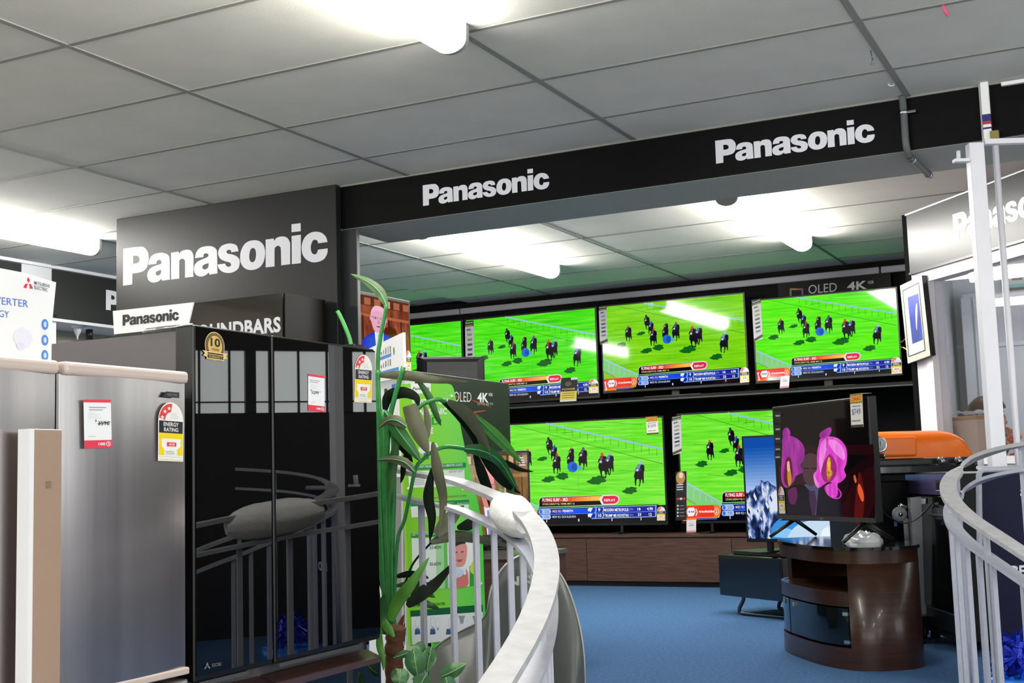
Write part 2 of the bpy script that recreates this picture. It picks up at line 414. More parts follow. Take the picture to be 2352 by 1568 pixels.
# dark beam between the two ceilings
xr = 2.6
b = MB(); b.box((-3.57, 5.21, 1.27), (xr, 5.65, ZC + .01), M_SOFFIT); beam = struct('trim_1', b)
b = MB(); b.box((-3.57, 5.198, 1.272), (xr, 5.212, ZC), mat('fascia black', '040405', .5, spec=.12)); b.box((-3.57, 5.19, ZC - .008), (xr, 5.2, ZC), M_GRID)
fascia = struct('fascia_panel', b, beam)
for BL, BR in (((972, 473), (1262, 432)), ((1645, 376), (2010, 325))):
    p = ony(*BL, 5.198); q = ony(*BR, 5.198)
    a = Art(V((p.x, 5.198, p.z)), X, Z, -Y); logo(a, 0, 0, q.x - p.x, M_LETTER, 1)
    build('lettering', a.mb, beam, kind='structure')
b = MB(); b.box((-3.585, 5.215, ZF), (-3.487, 5.235, 1.27), mat('column grey', '24282a', .45)); b.box((-3.4872, 5.213, ZF), (-3.483, 5.236, 1.27), mat('column edge', '5c6166', .4)); struct('trim_2', b)
# grey cornice along the back wall
b = MB(); zc0 = 1.36
for x0, x1, z0 in ((-6.2, -5.12, 1.372), (-5.11, -1.62, 1.372), (-1.61, -1.1, 1.372)):
    b.box((x0, 9.19, z0), (x1, 9.25, z0 + .05), M_CORN, .008)
struct('trim_3', b)
# left fascia board of the next bay
XW = -6.47
b = MB(); b.box((-6.9, 4.6, 1.135), (XW, 8.2, ZC), M_OFFW); b.box((XW, 4.6, 1.118), (XW + .03, 8.2, 1.138), M_WHITE); b.box((XW, 4.6, ZC - .02), (XW + .025, 8.2, ZC), M_WHITE); fl = struct('trim_4', b)
y0 = onx(119, 610, XW).y; y1 = onx(48, 600, XW).y
b = MB(); b.box((XW, y0, 1.14), (XW + .006, 8.2, ZC - .022), M_GREYD); b.box((XW, 4.6, 1.14), (XW + .006, y1, ZC - .022), M_GREYD)
p = onx(127, 725, XW + .006); b.lathe([(.008, 0), (.008, .006)], (XW + .006, p.y, p.z), X, M_PLASTIC, 12)
struct('fascia_panel', b, fl)
p = onx(243, 711, XW + .006)
a = Art(V((XW + .006, p.y, p.z)), Y, Z, X); logo(a, 0, 0, .95, M_LETTER, 1); build('lettering', a.mb, fl, kind='structure')
b = MB(); p = onx(121, 760, XW); b.box((XW - .03, p.y - .01, ZF), (XW, p.y + .03, 1.12), M_WHITE); struct('trim_5', b)

# ================================================================ fluorescent battens
def batten(x, y0, y1, z, lab, endmat=True):
    t = thing('ceiling_light', (x, (y0 + y1) / 2, z - .1), lab, 'ceiling light', 'fluorescent battens under the ceiling tiles')
    b = MB(); b.box((x - .05, y0, z - .035), (x + .05, y1, z - .001), M_BATTEN, .004); build('batten', b, t)
    n = 12; prof = []
    for i in range(n + 1):
        a = math.pi * i / n; prof.append((x + .06 * math.cos(a), z - .045 - .05 * math.sin(a) ** .8))
    prof = [(x + .06, z - .004)] + prof + [(x - .06, z - .004)]
    b = MB(); b.grid([[V((px_, yy, pz)) for px_, pz in prof] for yy in (y0 + .02, y1 - .02)], (M_LAMPR if y0 > 6 else M_LAMP), True); build('diffuser', b, t)
    for yy in (y0, y1 - .02):
        b = MB(); b.prism([(px_ * 1.0, yy, pz) for px_, pz in prof], (0, .02, 0), M_BATEND); build('end_cap', b, t)
    return t
batten(-1.96, 1.72, 3.53, ZC, 'glowing white fluorescent batten nearest the camera, at the top edge of the picture')
batten(-5.6, 3.72, 5.53, ZC, 'glowing fluorescent batten on the ceiling left of the largest black lettered board')
batten(-3.655, 6.14, 7.95, ZR, 'glowing fluorescent batten behind the black beam, under its left lettering')
batten(-1.868, 6.28, 7.95, ZR, 'glowing fluorescent batten behind the black beam, under its right lettering')
for x, y in ((1.64, 1.72), (1.64, -1.9), (-1.96, -1.9), (-5.6, .1), (-5.6, -3.5)):  # extra unseen battens, added to light the refrigerators
    batten(x, y, y + 1.81, ZC, 'unseen fluorescent batten behind the viewpoint, added to light the refrigerators')

# ================================================================ signs
x0, zb, W = LOGO_AT
b = MB(); b.box((-5.05, 5.15, .2), (-3.565, 5.195, ZC), M_GREYD, .003)
sb = build('sign_board', b, label='largest dark grey board with big white lettering, hung from the ceiling left of the beam', cat='sign')
a = Art(V((x0, 5.15, zb)), X, Z, -Y); logo(a, 0, 0, W, M_LETTER, 1); build('lettering', a.mb, sb)
b = MB(); p = ony(406, 478, 5.14); q = ony(436, 474, 5.14); b.box((p.x, 5.1, p.z - .002), (q.x, 5.149, p.z + .004), M_LETTER); build('hanging_clip', b, sb)
# glossy black box marked SOUNDBARS
M_SB = mat('black mirror acrylic', '050506', .06, coat=1, bump=.5, bscale=5)
b = MB(); b.box((-4.32, 4.8, ZF), (-3.625, 5.13, .904), M_BLACK); t = build('display_plinth', b, label='tall black display box with a mirror-gloss front lettered SOUNDBARS, under the largest board', cat='display stand')
b = MB(); b.box((-4.32, 4.785, .35), (-3.63, 4.8, .9), M_SB); build('front_panel', b, t)
BLp = (473, 775); e0 = ony(473, 765, 4.785); e1 = ony(645, 762, 4.785)
a = Art(V((e0.x, 4.785, ony(640, 763, 4.785).z)), X, Z, -Y); a.text('SOUNDBARS', -.10, 0, e1.x - e0.x + .10, ony(640, 727, 4.785).z - ony(640, 763, 4.785).z, M_LETTER, 1, .035); build('lettering', a.mb, t)

# ================================================================ labels shared by appliances
def energy_label(a, num, L=1):
    """unit square tall label: arch of stars, black band, yellow block"""
    W_ = pr('f6f4f0'); R_ = pr('e8383c'); K_ = pr('1c1d22'); Yl = pr('f6d800')
    arch = [(0, 0), (1, 0), (1, .68)] + [(.5 + .5 * math.cos(math.radians(i * 9)), .68 + .32 * math.sin(math.radians(i * 9))) for i in range(1, 20)] + [(0, .68)]
    a.poly(arch, W_, L)
    band = [(.5 + .47 * math.cos(math.radians(i)), .69 + .285 * math.sin(math.radians(i))) for i in range(85, 181, 8)] + [(.5 + .24 * math.cos(math.radians(i)), .69 + .14 * math.sin(math.radians(i))) for i in range(180, 84, -8)]
    a.poly(band, R_, L + 1)
    for cx, cy in ((.15, .735), (.25, .835), (.415, .892)): a.star(cx, cy, .085, .042, W_, L + 2)
    for k, w in enumerate((.2, .3, .34)): a.rect(.62 - w / 2, .80 - .035 * k, .62 + w / 2, .806 - .035 * k, pr('b8b6b4'), L + 2)
    a.rect(.03, .475, .97, .68, K_, L + 1)
    a.text('ENERGY', .2, .59, .6, .068, W_, L + 2, .02); a.text('RATING', .22, .50, .56, .068, W_, L + 2, .02)
    a.rect(.03, .1, .97, .475, Yl, L + 1)
    a.poly([(.12, .38), (.88, .38), (.88, .25), (.74, .2), (.74, .1), (.22, .1), (.22, .2), (.12, .25)], W_, L + 2)
    a.rect(.33, .25, .70, .32, R_, L + 3); a.text(num, .40, .262, .23, .046, W_, L + 4, .02)
    a.rect(.28, .16, .6, .17, pr('a8a8a8'), L + 3)
    for k in range(10): a.rect(.3 + .035 * k, .115, .315 + .035 * k, .15, pr('b0b0b0'), L + 3)
    a.rect(.05, .07, .95, .075, pr('d0cfcc'), L + 3); a.rect(.03, .02, .97, .03, Yl, L + 1)
def price_card(a, price, L=1, strike=False):
    R_ = pr('e63a52'); W_ = pr('f7f7fa'); K_ = pr('22222c')
    a.rect(0, 0, 1, 1, W_, L); a.rect(0, .94, 1, 1, R_, L + 1); a.rect(0, 0, 1, .165, R_, L + 1)
    a.text('100', .5, .055, .25, .06, W_, L + 2, .04)
    a.ell(.87, .085, .09, .05, W_, L + 2); a.ell(.87, .085, .07, .038, R_, L + 3); a.text('%', .83, .06, .08, .05, W_, L + 4)
    for k, w in enumerate((.62, .5)): a.rect(.08 + .1 * strike, .83 - .05 * k, .08 + .1 * strike + w, .845 - .05 * k, pr('8d8d94'), L + 2)
    for k, w in enumerate((.25, .45, .35, .5)): a.rect(.14, .72 - .035 * k, .14 + w, .726 - .035 * k, pr('c9c9cf'), L + 2)
    a.text('$', .14 + .26 * strike, .54, .05, .05, K_, L + 2); a.text(price, .2 + .3 * strike, .47, .42, .085, K_, L + 2, .012)
    if strike: a.line([(.48, .5), (.95, .54)], .015, K_, L + 3)
    else: a.text('00', .66, .53, .08, .035, K_, L + 2, 0)
    a.rect(.14, .24, .4, .25, pr('c0c0c8'), L + 2)

# ================================================================ black French-door fridge
XB = -2.03
yA, yM, yB = onx(445, 742, XB).y, onx(624, 768, XB).y, onx(863, 800, XB).y
zT = onx(700, 779, XB).z; zD = onx(866, 1481, XB).z
t = thing('refrigerator', (XB - .36, (yA + yB) / 2, ZL), 'large black glass French-door refrigerator with a round gold ten-year sticker', 'refrigerator', None)
b = MB(); b.box((XB - .72, yA + .008, ZL), (XB - .06, yB - .008, zT - .012), mat('fridge side', '625e60', .4)); build('cabinet', b, t)
M_FG = mat('black glass door', '030304', .012, coat=.6, crough=.01, spec=.6)
M_FE = mat('black door edge', '0c0c0d', .3)
for ya, yb, lab in ((yA, yM - .004, 0), (yM + .004, yB, 1)):
    b = MB(); b.box((XB - .06, ya, zD + .015), (XB - .003, yb, zT), M_FE, .006)
    b.box((XB - .003, ya + .006, zD + .03), (XB, yb - .004, zT - .006), M_FG); d = build('door', b, t)
    b = MB(); b.box((XB - .03, ya + .02, zD + .004), (XB - .004, yb - .1, zD + .014), mat('grip grey', '4a4b4d', .4)); build('handle', b, d)
    if lab:
        N = X; P = V((XB, 0, 0))
        a = Art.px(P, N, (813, 923), (853, 925), (815, 812)); energy_label(a, '475'); build('energy_label', a.mb, d)
        a = Art.px(P, N, (707, 943), (745, 947), (707, 858)); price_card(a, '5299'); build('price_card', a.mb, d)
    else:
        P = V((XB, 0, 0)); a = Art.px(P, X, (466, 837), (519, 844), (466, 760)); G = pr('d9b565'); K = pr('2a2018')
        a.ell(.5, .6, .43, .43, pr('e6c987'), 1, 32); a.ell(.5, .6, .405, .4, K, 2, 32)
        for i in range(26):
            an = math.radians(-20 + 220 * i / 25); a.ell(.5 + .36 * math.cos(an), .6 + .36 * math.sin(an), .015, .02, G, 3, 6)
        a.ell(.5, .6, .31, .32, G, 3, 32); a.text('10', .30, .58, .42, .26, K, 4, .03); a.text('YEAR', .33, .46, .36, .07, K, 4, .01)
        a.poly([(-.05, .42), (.05, .35), (-.03, .27), (.12, .25), (.12, .18), (.88, .18), (.88, .25), (1.03, .27), (.96, .35), (1.05, .42)], pr('e6c987'), 5)
        a.rect(.16, .345, .84, .385, K, 6); a.rect(.16, .22, .84, .325, K, 6); a.text('WARRANTY', .2, .235, .6, .07, G, 7, .01)
        build('warranty_sticker', a.mb, d)
        a = Art.px(P, X, (468, 1534), (508, 1528), (468, 1521)); c_ = pr('77787a')
        a.poly([(.1, .5), (.18, 1), (.26, .5), (.18, .35)], c_, 1); a.poly([(0, -.2), (.08, .3), (.18, .3), (.08, -.2)], c_, 1); a.poly([(.36, -.2), (.28, .3), (.18, .3), (.28, -.2)], c_, 1)
        a.text('ELECTRIC', .45, .0, .55, .6, c_, 1); build('badge', a.mb, d)
M_ROSE = mat('rose metal trim', '8c6a68', .25, metal=.8)
zc = zD - .005
for k, (ya, yb, z0, z1) in enumerate(((yA, yM - .004, zc - .22, zc), (yM + .004, yB, zc - .22, zc), (yA, yB, ZL + .06, zc - .23))):
    b = MB(); b.box((XB - .06, ya, z0), (XB - .002, yb, z1 - .035), M_FE, .005); b.box((XB - .002, ya + .005, z0 + .01), (XB, yb - .005, z1 - .045), M_FG)
    d = build('drawer', b, t)
    b = MB(); b.prism([(XB - .05, ya + .004, z1 - .01), (XB + .002, ya + .004, z1 - .03), (XB + .002, ya + .004, z1 - .045), (XB - .05, ya + .004, z1 - .04)], (0, yb - ya - .008, 0), M_ROSE if k < 2 else M_FE); build('handle', b, d)
b = MB(); b.box((XB - .2, yB - .08, zT - .012), (XB - .02, yB - .02, zT + .012), M_FE, .006); build('hinge_cover', b, t)
# white sign card on the black fridge
pts = [(262, 761), (259, 714), (444, 694), (431, 741)]
q = [ony(u, v, yA + .03) for u, v in pts]; zs = zT
q[0].z = zs; q[3].z = zs
b = MB(); b.prism(q, (0, .004, 0), M_PAPER); s = build('sign_card', b, label='small white card with black lettering and a slanted end, standing on the black refrigerator', cat='sign')
a0 = ony(282, 748, yA + .03); a1 = ony(411, 733, yA + .03)
a = Art(V((a0.x, yA + .03, a0.z)), X, Z, -Y); logo(a, 0, 0, a1.x - a0.x, pr('17171c'), 1); build('lettering', a.mb, s)
b = MB(); u0 = ony(320, 764, yA); u1 = ony(437, 744, yA)
b.tube([(u0.x, yA + .012, zT - .006), (u0.x + .02, yA + .006, zT - .003), ((u0.x + u1.x) / 2, yA + .004, zT - .002), (u1.x, yA + .008, zT)], [.002, .005, .0055, .003], M_CHROME); build('clip', b, s)

# ================================================================ stainless fridge, left
XS = -1.98
zt = onx(300, 846, XS).z
ya, yb = onx(147, 830, XS).y, onx(433, 858, XS).y
yl = ya - .012; y00 = yl - (yb - ya)
zb_ = onx(433, 1545, XS).z
t = thing('refrigerator', (XS - .35, (y00 + yb) / 2, ZL), 'brushed stainless two-door refrigerator with beige caps, at the left edge', 'refrigerator')
b = MB(); b.box((XS - .68, y00 + .005, ZL), (XS - .065, yb - .005, zt - .03), mat('fridge grey side', '55545a', .45)); build('cabinet', b, t)
for k, (u, w) in enumerate(((y00, yl), (ya, yb))):
    b = MB(); rows = []
    for i in range(13):
        y = u + (w - u) * i / 12; x = XS - .012 * (abs(i - 6) / 6) ** 2.5
        rows.append([V((x, y, zb_ + .012)), V((x, y, zt - .022))])
    b.grid(rows, M_STEEL, True); b.box((XS - .065, u, zb_ + .012), (XS - .013, w, zt - .022), mat('door inner', '2c2a2e', .4)); b.box((XS - .02, u - .0015, zb_ + .012), (XS - .012, u + .003, zt - .022), M_PAPER)
    d = build('door', b, t)
    b = MB(); b.box((XS - .07, u + .001, zt - .024), (XS + .004, w - .001, zt + .004), M_BEIGE, .009); build('top_cap', b, d)
    b = MB(); b.box((XS - .07, u + .001, zb_ - .002), (XS + .003, w - .001, zb_ + .014), M_BEIGE, .004); build('bottom_cap', b, d)
    if k:
        P = V((XS + .003, 0, 0)); a = Art.px(P, X, (362, 1058), (420, 1060), (363, 921)); energy_label(a, '410'); build('energy_label', a.mb, d)
        a = Art.px(P, X, (193, 1030), (256, 1028), (191, 917)); price_card(a, '3596', strike=True); build('price_card', a.mb, d)
        a = Art.px(P, X, (372, 911), (411, 914), (372, 898)); a.poly([(0, 0), (1, 0), (1, 1), (.2, 1)], pr('2b2c30'), 1); a.text('ELECTRIC', .3, .3, .6, .4, pr('8a8b8f'), 2); build('badge', a.mb, d)
for u, w, z0, z1 in ((y00, yb, ZL + .05, zb_ - .012),):
    b = MB(); b.box((XS - .065, u, z0), (XS, w, z1), M_STEEL, .008); d = build('drawer', b, t); b = MB(); b.box((XS - .03, u + .02, z1 - .03), (XS + .006, w - .02, z1 - .015), M_BEIGE); build('handle', b, d)
# tan glossy panel standing before the left door
xp = XS + .05
pa, pb = onx(78, 985, xp).y, onx(143, 985, xp).y; ztp = onx(100, 985, xp).z
b = MB(); b.box((xp - .012, pa, ZL), (xp, pb, ztp), mat('tan gloss panel', 'a98f7c', .22, coat=.4), .002)
s = build('upright_panel', b, label='tall narrow tan glossy panel with a white left edge, before the left stainless door', cat='panel')
b = MB(); b.box((xp - .03, pa - .012, ZL), (xp + .002, pa - .001, ztp), M_PAPER); build('edge_strip', b, s)
a = Art.px(V((xp, 0, 0)), X, (104, 1122), (118, 1121), (104, 1104))
for k in range(4): a.rect(0, .05 + .25 * k, 1, .17 + .25 * k, pr('7d6858'), 1)
build('small_label', a.mb, s)
# promotional card on the stainless fridge
XC = XS - .06
pts = [(-60, 604), (60, 627), (122, 646), (120, 700), (118, 830), (-60, 815)]
q = [onx(u, v, XC) for u, v in pts]
for i in (4, 5): q[i].z = zt + .005
b = MB(); b.prism(q, (-.004, 0, 0), M_PAPER); s = build('promotional_card', b, label='white cardboard sheet with a red three-diamond mark and blue lettering, on the stainless refrigerator', cat='card')
a = Art(V((XC, 0, 0)), Y, Z, X); r = pr('e0224c')
for g in ([(64, 636), (68, 643), (65, 650), (61, 643)], [(63, 651), (60, 662), (53, 660), (57, 652)], [(66, 651), (71, 653), (75, 663), (68, 663)]): a.pxpoly(g, r, 1)
def atext(a, s_, bl, br, h, m, l=1, off=.01):
    p0 = on(bl[0], bl[1], a.P0, a.N); p1 = on(br[0], br[1], a.P0, a.N); p2 = on(bl[0], bl[1] - h, a.P0, a.N)
    c = Art(p0, p1 - p0, p2 - p0, a.N, mb=a.mb, base=a.base, eps=a.eps); c.text(s_, 0, 0, 1, 1, m, l, off)
g = pr('6b6b70'); bl_ = pr('4a6fd0')
atext(a, 'MITSUBISHI', (78, 653), (113, 661), 8, g); atext(a, 'ELECTRIC', (78, 663), (109, 670), 8, g)
atext(a, 'INVERTER', (-34, 695), (64, 706), 17, bl_, off=0); atext(a, 'ENERGY', (-46, 723), (20, 730), 16, bl_, off=0)
for v in (745, 781, 816):
    c = onx(102.5, v, XC); a.ell(c.y, c.z, .009, .0115, pr('4b86e0'), 1); a.ell(c.y, c.z, .004, .006, pr('cfe0fa'), 2)
c = onx(52, 775, XC); a.ell(c.y, c.z, .024, .02, pr('e6e6f4'), 1); a.ell(c.y - .006, c.z - .018, .01, .008, pr('dcdcf2'), 2)
absorb(s, a.mb)
q = [onx(u, v, XC - .02) for u, v in [(60, 632), (129, 648), (118, 760), (118, 830), (60, 825)]]
for i in (3, 4): q[i].z = zt + .005
b = MB(); b.prism(q, (-.004, 0, 0), M_PAPER); build('back_sheet', b, s)
# two spotlights under the left fascia
for u, v, m in ((178, 766, M_WHITE), (205, 770, M_PLASTIC)):
    p = onx(u, v, XW - .12); b = MB()
    b.lathe([(.0, 0), (.045, .0), (.045, -.012), (.03, -.02)], (p.x, p.y, 1.134), Z, M_WHITE, 16)
    if m is M_WHITE: b.lathe([(.03, -.02), (.022, -.05), (.008, -.075), (.004, -.1)], (p.x, p.y, 1.134), Z, m, 16)
    else: b.lathe([(.024, -.02), (.024, -.09)], (p.x, p.y, 1.134), Z, m, 16)
    build('spotlight', b, label='white cone spotlight under the left fascia' if m is M_WHITE else 'black cylinder spotlight beside the white cone one', cat='spotlight', group='spotlights under the left fascia')
# ================================================================ the televised race, drawn once in picture coordinates
def homog(src, dst):
    A = []; B = []
    for (x, y), (u, v) in zip(src, dst):
        A += [[x, y, 1, 0, 0, 0, -u * x, -u * y], [0, 0, 0, x, y, 1, -v * x, -v * y]]; B += [u, v]
    h = np.linalg.solve(np.array(A, float), np.array(B, float))
    return lambda x, y: (float((h[0] * x + h[1] * y + h[2]) / (h[6] * x + h[7] * y + 1)), float((h[3] * x + h[4] * y + h[5]) / (h[6] * x + h[7] * y + 1)))
HR = homog([(-5, 165), (2262, -22), (2345, 1375), (48, 1505)], [(0, 1), (1, 1), (1, 0), (0, 0)])
HORSE = [(-.10, .66), (-.17, .52), (-.19, .38), (-.15, .30), (-.13, .15), (-.09, .02), (-.05, .02), (-.075, .16), (-.05, .28), (.03, .27), (.06, .12), (.04, .0), (.08, .0), (.10, .14), (.11, .28), (.15, .25), (.18, .13), (.22, .12), (.21, .3), (.19, .42), (.18, .55), (.16, .66), (.18, .74), (.14, .80), (.06, .76), (.0, .72)]
RIDER = [(-.11, .58), (-.13, .72), (-.06, .86), (.07, .86), (.11, .74), (.05, .62)]
RUN = [(740, 535, 250, '101014', '16161c', -.15), (795, 610, 220, '1a3a9a', '2a4fd0', .1), (435, 720, 270, '1a1c30', 'e05020', 0), (1040, 600, 195, '2a1414', 'c89a20', 0), (1030, 730, 265, '241418', 'd8a060', -.05), (835, 790, 290, '241a2a', 'd03030', .05), (1195, 715, 315, '2a2a40', '7a4a90', .05), (1560, 770, 310, '3a5a90', '8ab0d8', .05), (1480, 820, 355, '4a1820', 'e04828', -.1), (1965, 910, 350, '5a78b0', '9ab4e8', .1)]
SHADE = [(320, 770, 75, 32), (640, 590, 65, 22), (730, 865, 85, 32), (920, 815, 75, 40), (1400, 850, 120, 45), (1850, 970, 90, 38)]
def lerpc(c0, c1, t): return ''.join('%02x' % round(int(c0[i:i + 2], 16) * (1 - t) + int(c1[i:i + 2], 16) * t) for i in (0, 2, 4))
def race(a, grass, x_lo=0.0, x_hi=1.0):
    q = lambda pts: [HR(*p) for p in pts]
    a.rect(0, 0, 1, 1, grass, 0)
    P = lambda pts, c, l: a.poly(q(pts), em(c), l)
    # running rail, posts, far line
    P([(690, 100), (2275, 385), (2277, 410), (690, 122)], '8fc4d8', 1)
    P([(250, 148), (2285, 592), (2285, 600), (250, 153)], '1c8a14', 1)
    P([(900, 228), (1050, 210), (1050, 216), (905, 234)], '1f8a1a', 1)
    for i in range(15):
        x = 730 + 105 * i; y = 100 + (x - 690) * .18 + 20
        P([(x, y), (x + 6, y), (x + 8, y + 75 + .012 * x), (x + 2, y + 75 + .012 * x)], '2f9c22', 1)
    for x0, y0, w in ((1500, 60, 500), (1200, 130, 300), (200, 520, 240), (1700, 700, 350), (400, 900, 300), (900, 980, 500), (1250, 560, 200)):
        P([(x0, y0), (x0 + w, y0 + w * .05 - 6), (x0 + w, y0 + w * .05), (x0, y0 + 8)], '48b61a', 1)
    # near rail, lower left
    P([(28, 985), (590, 1245), (590, 1285), (240, 1290), (50, 1190), (28, 1180)], '7fd07a', 1)
    P([(28, 975), (595, 1240), (592, 1256), (28, 1000)], '9cc8e0', 2)
    for i in range(6): P([(110 + 85 * i, 1010 + 42 * i), (128 + 85 * i, 1018 + 42 * i), (128 + 85 * i, 1215 + 12 * i), (110 + 85 * i, 1210 + 12 * i)], '9ac8b0', 2)
    P([(50, 1185), (240, 1285), (215, 1290), (50, 1205)], 'a08a70', 2)
    P([(1130, 800), (1142, 800), (1148, 1040), (1136, 1040)], '6fd048', 1)
    for x, y, rx, ry in SHADE:
        a.poly([HR(x + rx * (1 + .25 * math.sin(5 * t)) * math.cos(t) - ry * .9 * math.sin(t), y - ry * (1 + .2 * math.cos(7 * t)) * math.sin(t) - rx * .35 * math.cos(t)) for t in [2 * math.pi * i / 18 for i in range(18)]], em('0f6418'), 2)
    for i, (x, y, h, c1, c2, tilt) in enumerate(RUN):
        l = 3 + 4 * (i % 4) * .5; m = lambda pts: [HR(x + (px_ + tilt * (py - .4)) * h, y - py * h) for px_, py in pts]
        a.poly(m(HORSE), em('15101a'), l); a.poly(m([(.0, .74), (.05, .82), (.14, .84), (.17, .78), (.20, .62), (.14, .56), (.08, .6)]), em('0c080e'), l + .7); a.poly(m(RIDER), em(lerpc(c1, '101018', .35)), l + .5); a.poly(m([(-.09, .66), (-.1, .76), (-.03, .84), (.02, .78), (-.02, .68)]), em(lerpc(c1, 'b0b8e0', .35)), l + .6)
        a.poly(m([(-.14, .74), (-.2, .6), (-.16, .58), (-.08, .72)]), em(c1), l + .5)
        a.poly(m([(-.08 + .05 * math.cos(k), .62 + .05 * math.sin(k)) for k in np.arange(0, 6.28, .7)]), em('c8c8e0'), l + .8)
        a.poly(m([(.0 + .062 * math.cos(k), .90 + .07 * math.sin(k)) for k in np.arange(0, 6.28, .6)]), em(c2), l + 1)
    a.poly([HR(1060 + 72 * math.cos(k), 685 + 72 * math.sin(k)) for k in np.arange(0, 6.28, .35)], em('1f6ad8'), 8)
    a.poly([HR(1085 + 38 * math.cos(k), 685 + 50 * math.sin(k)) for k in np.arange(0, 6.28, .35)], em('1450b0'), 8.5)
    P([(1115, 660), (1168, 665), (1165, 690), (1190, 700), (1160, 725), (1120, 715)], '58a8dc', 8)
    # caption and ticker
    P([(600, 1250), (598, 1155), (612, 1125), (645, 1110), (1640, 1032), (1690, 1045), (1712, 1085), (1708, 1120), (1680, 1160), (1640, 1172)], 'c8c8d0', 9)
    P([(606, 1246), (606, 1155), (620, 1130), (650, 1117), (1640, 1040), (1685, 1052), (1704, 1088), (1700, 1120), (1672, 1154), (1635, 1165)], '0a0608', 9.5)
    cs = ['7a1218', 'c81c2c', 'd82c2c', 'e84c2c', 'f07a34', 'f49a3c', 'f8b848', 'f8c850']
    for i in range(16):
        x0 = 640 + 52 * i; x1 = x0 + 52.5; f = lambda x: 1117 - (x - 650) * .0778
        k = i / 15 * 7; c = lerpc(cs[int(k)], cs[min(int(k) + 1, 7)], k % 1)
        P([(x0, f(x0) + 6), (x1, f(x1) + 6), (x1, f(x1) + 68), (x0, f(x0) + 68)], c, 10)
    P([(1432, 1112), (1475, 1052), (1640, 1040), (1690, 1055), (1704, 1090), (1696, 1122), (1670, 1154), (1635, 1165), (1470, 1176)], 'f4f4f8', 10.5)
    P([(1452, 1112), (1490, 1060), (1640, 1048), (1682, 1062), (1695, 1090), (1688, 1118), (1665, 1146), (1632, 1157), (1486, 1167)], 'e22448', 11)
    P([(1455, 1112), (1472, 1076), (1482, 1076), (1466, 1112), (1490, 1164), (1478, 1164)], 'f4f4f8', 11.5)
    def T(s, x0, y0, x1, y1, c, l=12, off=.02):
        u0, v0 = HR(x0, y0); u1, v1 = HR(x1, y1); a.text(s, u0, v0, u1 - u0, v1 - v0, em(c), l, off)
    T('FLYING SURF - 3RD', 650, 1172, 1000, 1106, 'ffffff'); T('OTAKI (HEAVY10) 1400M, MAY 16', 652, 1226, 1092, 1166, 'f8e4a0', 12, .005); T('REPLAY', 1500, 1132, 1652, 1090, 'ffffff')
    P([(585, 1290), (600, 1255), (2210, 1140), (2262, 1150), (2345, 1140), (2346, 1376), (550, 1478), (48, 1507), (60, 1470), (560, 1440)], '04050f', 9)
    P([(560, 1270), (2212, 1150), (2215, 1160), (600, 1276), (600, 1290)], '8fc0f4', 10)
    for i in range(14):
        x0 = 600 + 115 * i; x1 = x0 + 116; f = lambda x: 1285 - (x - 600) * .0735; k = [0, .3, .7, 1, 1, .9, .5, .2, .2, .4, .3, .2, .1, .1][i]
        P([(x0, f(x0)), (x1, f(x1)), (x1, f(x1) + 62), (x0, f(x0) + 62)], lerpc('0a1a90', '1450f8', k), 10)
        P([(x0, f(x0) + 72), (x1, f(x1) + 72), (x1, f(x1) + 128), (x0, f(x0) + 128)], ('05051c' if i < 6 else lerpc('0a1680', '0c2cd0', [0] * 6 and k)), 10)
    P([(600, 1350), (2205, 1230), (2205, 1238), (600, 1358)], '5a90f0', 10.5); P([(1330, 1365), (2205, 1300), (2205, 1310), (1330, 1376)], '8ab8f8', 10.5)
    P([(2195, 1150), (2210, 1150), (2212, 1300), (2196, 1305)], '8ab8f8', 10.6)
    for y in (1308, 1382):
        P([(595, y + 10), (605, y - 20), (640, y - 32), (755, y - 40), (772, y - 5), (755, y + 26), (620, y + 34), (600, y + 25)], 'a8c4fa', 11); a.poly([HR(630 + 20 * math.cos(k), y + 2 + 26 * math.sin(k)) for k in np.arange(0, 6.28, .5)], em('2a6ae8'), 11.5)
    T('2:32', 680, 1322, 742, 1282, '4a5a90', 12); T('7:32', 680, 1396, 742, 1356, '4a5a90', 12)
    T('M21 R1', 792, 1312, 908, 1274, 'f8d820', 12); T('PENRITH', 932, 1303, 1072, 1262, 'ffffff', 12); T('M30 R2 GOULBURN', 792, 1388, 1112, 1338, 'c8d4e8', 12, .012)
    for y, s in ((1250, '9'), (1326, '10')):
        P([(1372, y - 45), (1388, y - 45), (1402, y), (1386, y + 42), (1368, y + 43), (1384, y)], '7ab0f8', 11); P([(1482, y - 42), (1490, y - 42), (1500, y - 8), (1488, y + 28), (1480, y + 28), (1490, y - 8)], 'e8f0ff', 11)
        T(s, 1420, y + 22, 1448 + (len(s) - 1) * 16, y - 24, 'ffffff')
        P([(1275, y - 6), (1300, y - 24), (1345, y - 20), (1330, y + 8), (1315, y + 38), (1305, y + 20), (1285, y + 30)], 'e0e8fa', 11)
    T('MODERN METROPOLIS', 1505, 1268, 1832, 1208, 'ffffff'); T('(23)', 1845, 1240, 1895, 1206, '9ab4e0', 12, 0); T('18', 1955, 1232, 1995, 1196, 'ffffff'); T('4.90', 2085, 1226, 2162, 1182, 'ffffff')
    T('TRUMP ME ROOSTAS', 1508, 1342, 1835, 1284, 'ffffff'); T('(U1)', 1850, 1316, 1898, 1282, '9ab4e0', 12, 0); T('53', 1963, 1308, 2005, 1266, 'ffffff'); T('12', 2112, 1298, 2148, 1258, 'ffffff')
    for x, y, w in ((712, 1432, 10), (1155, 1400, 16), (1610, 1374, 11), (2005, 1345, 10)): P([(x - w / 2, y - 18), (x + w / 2, y - 18), (x + w / 2, y + 18), (x - w / 2, y + 18)], 'dfe4f8', 11)
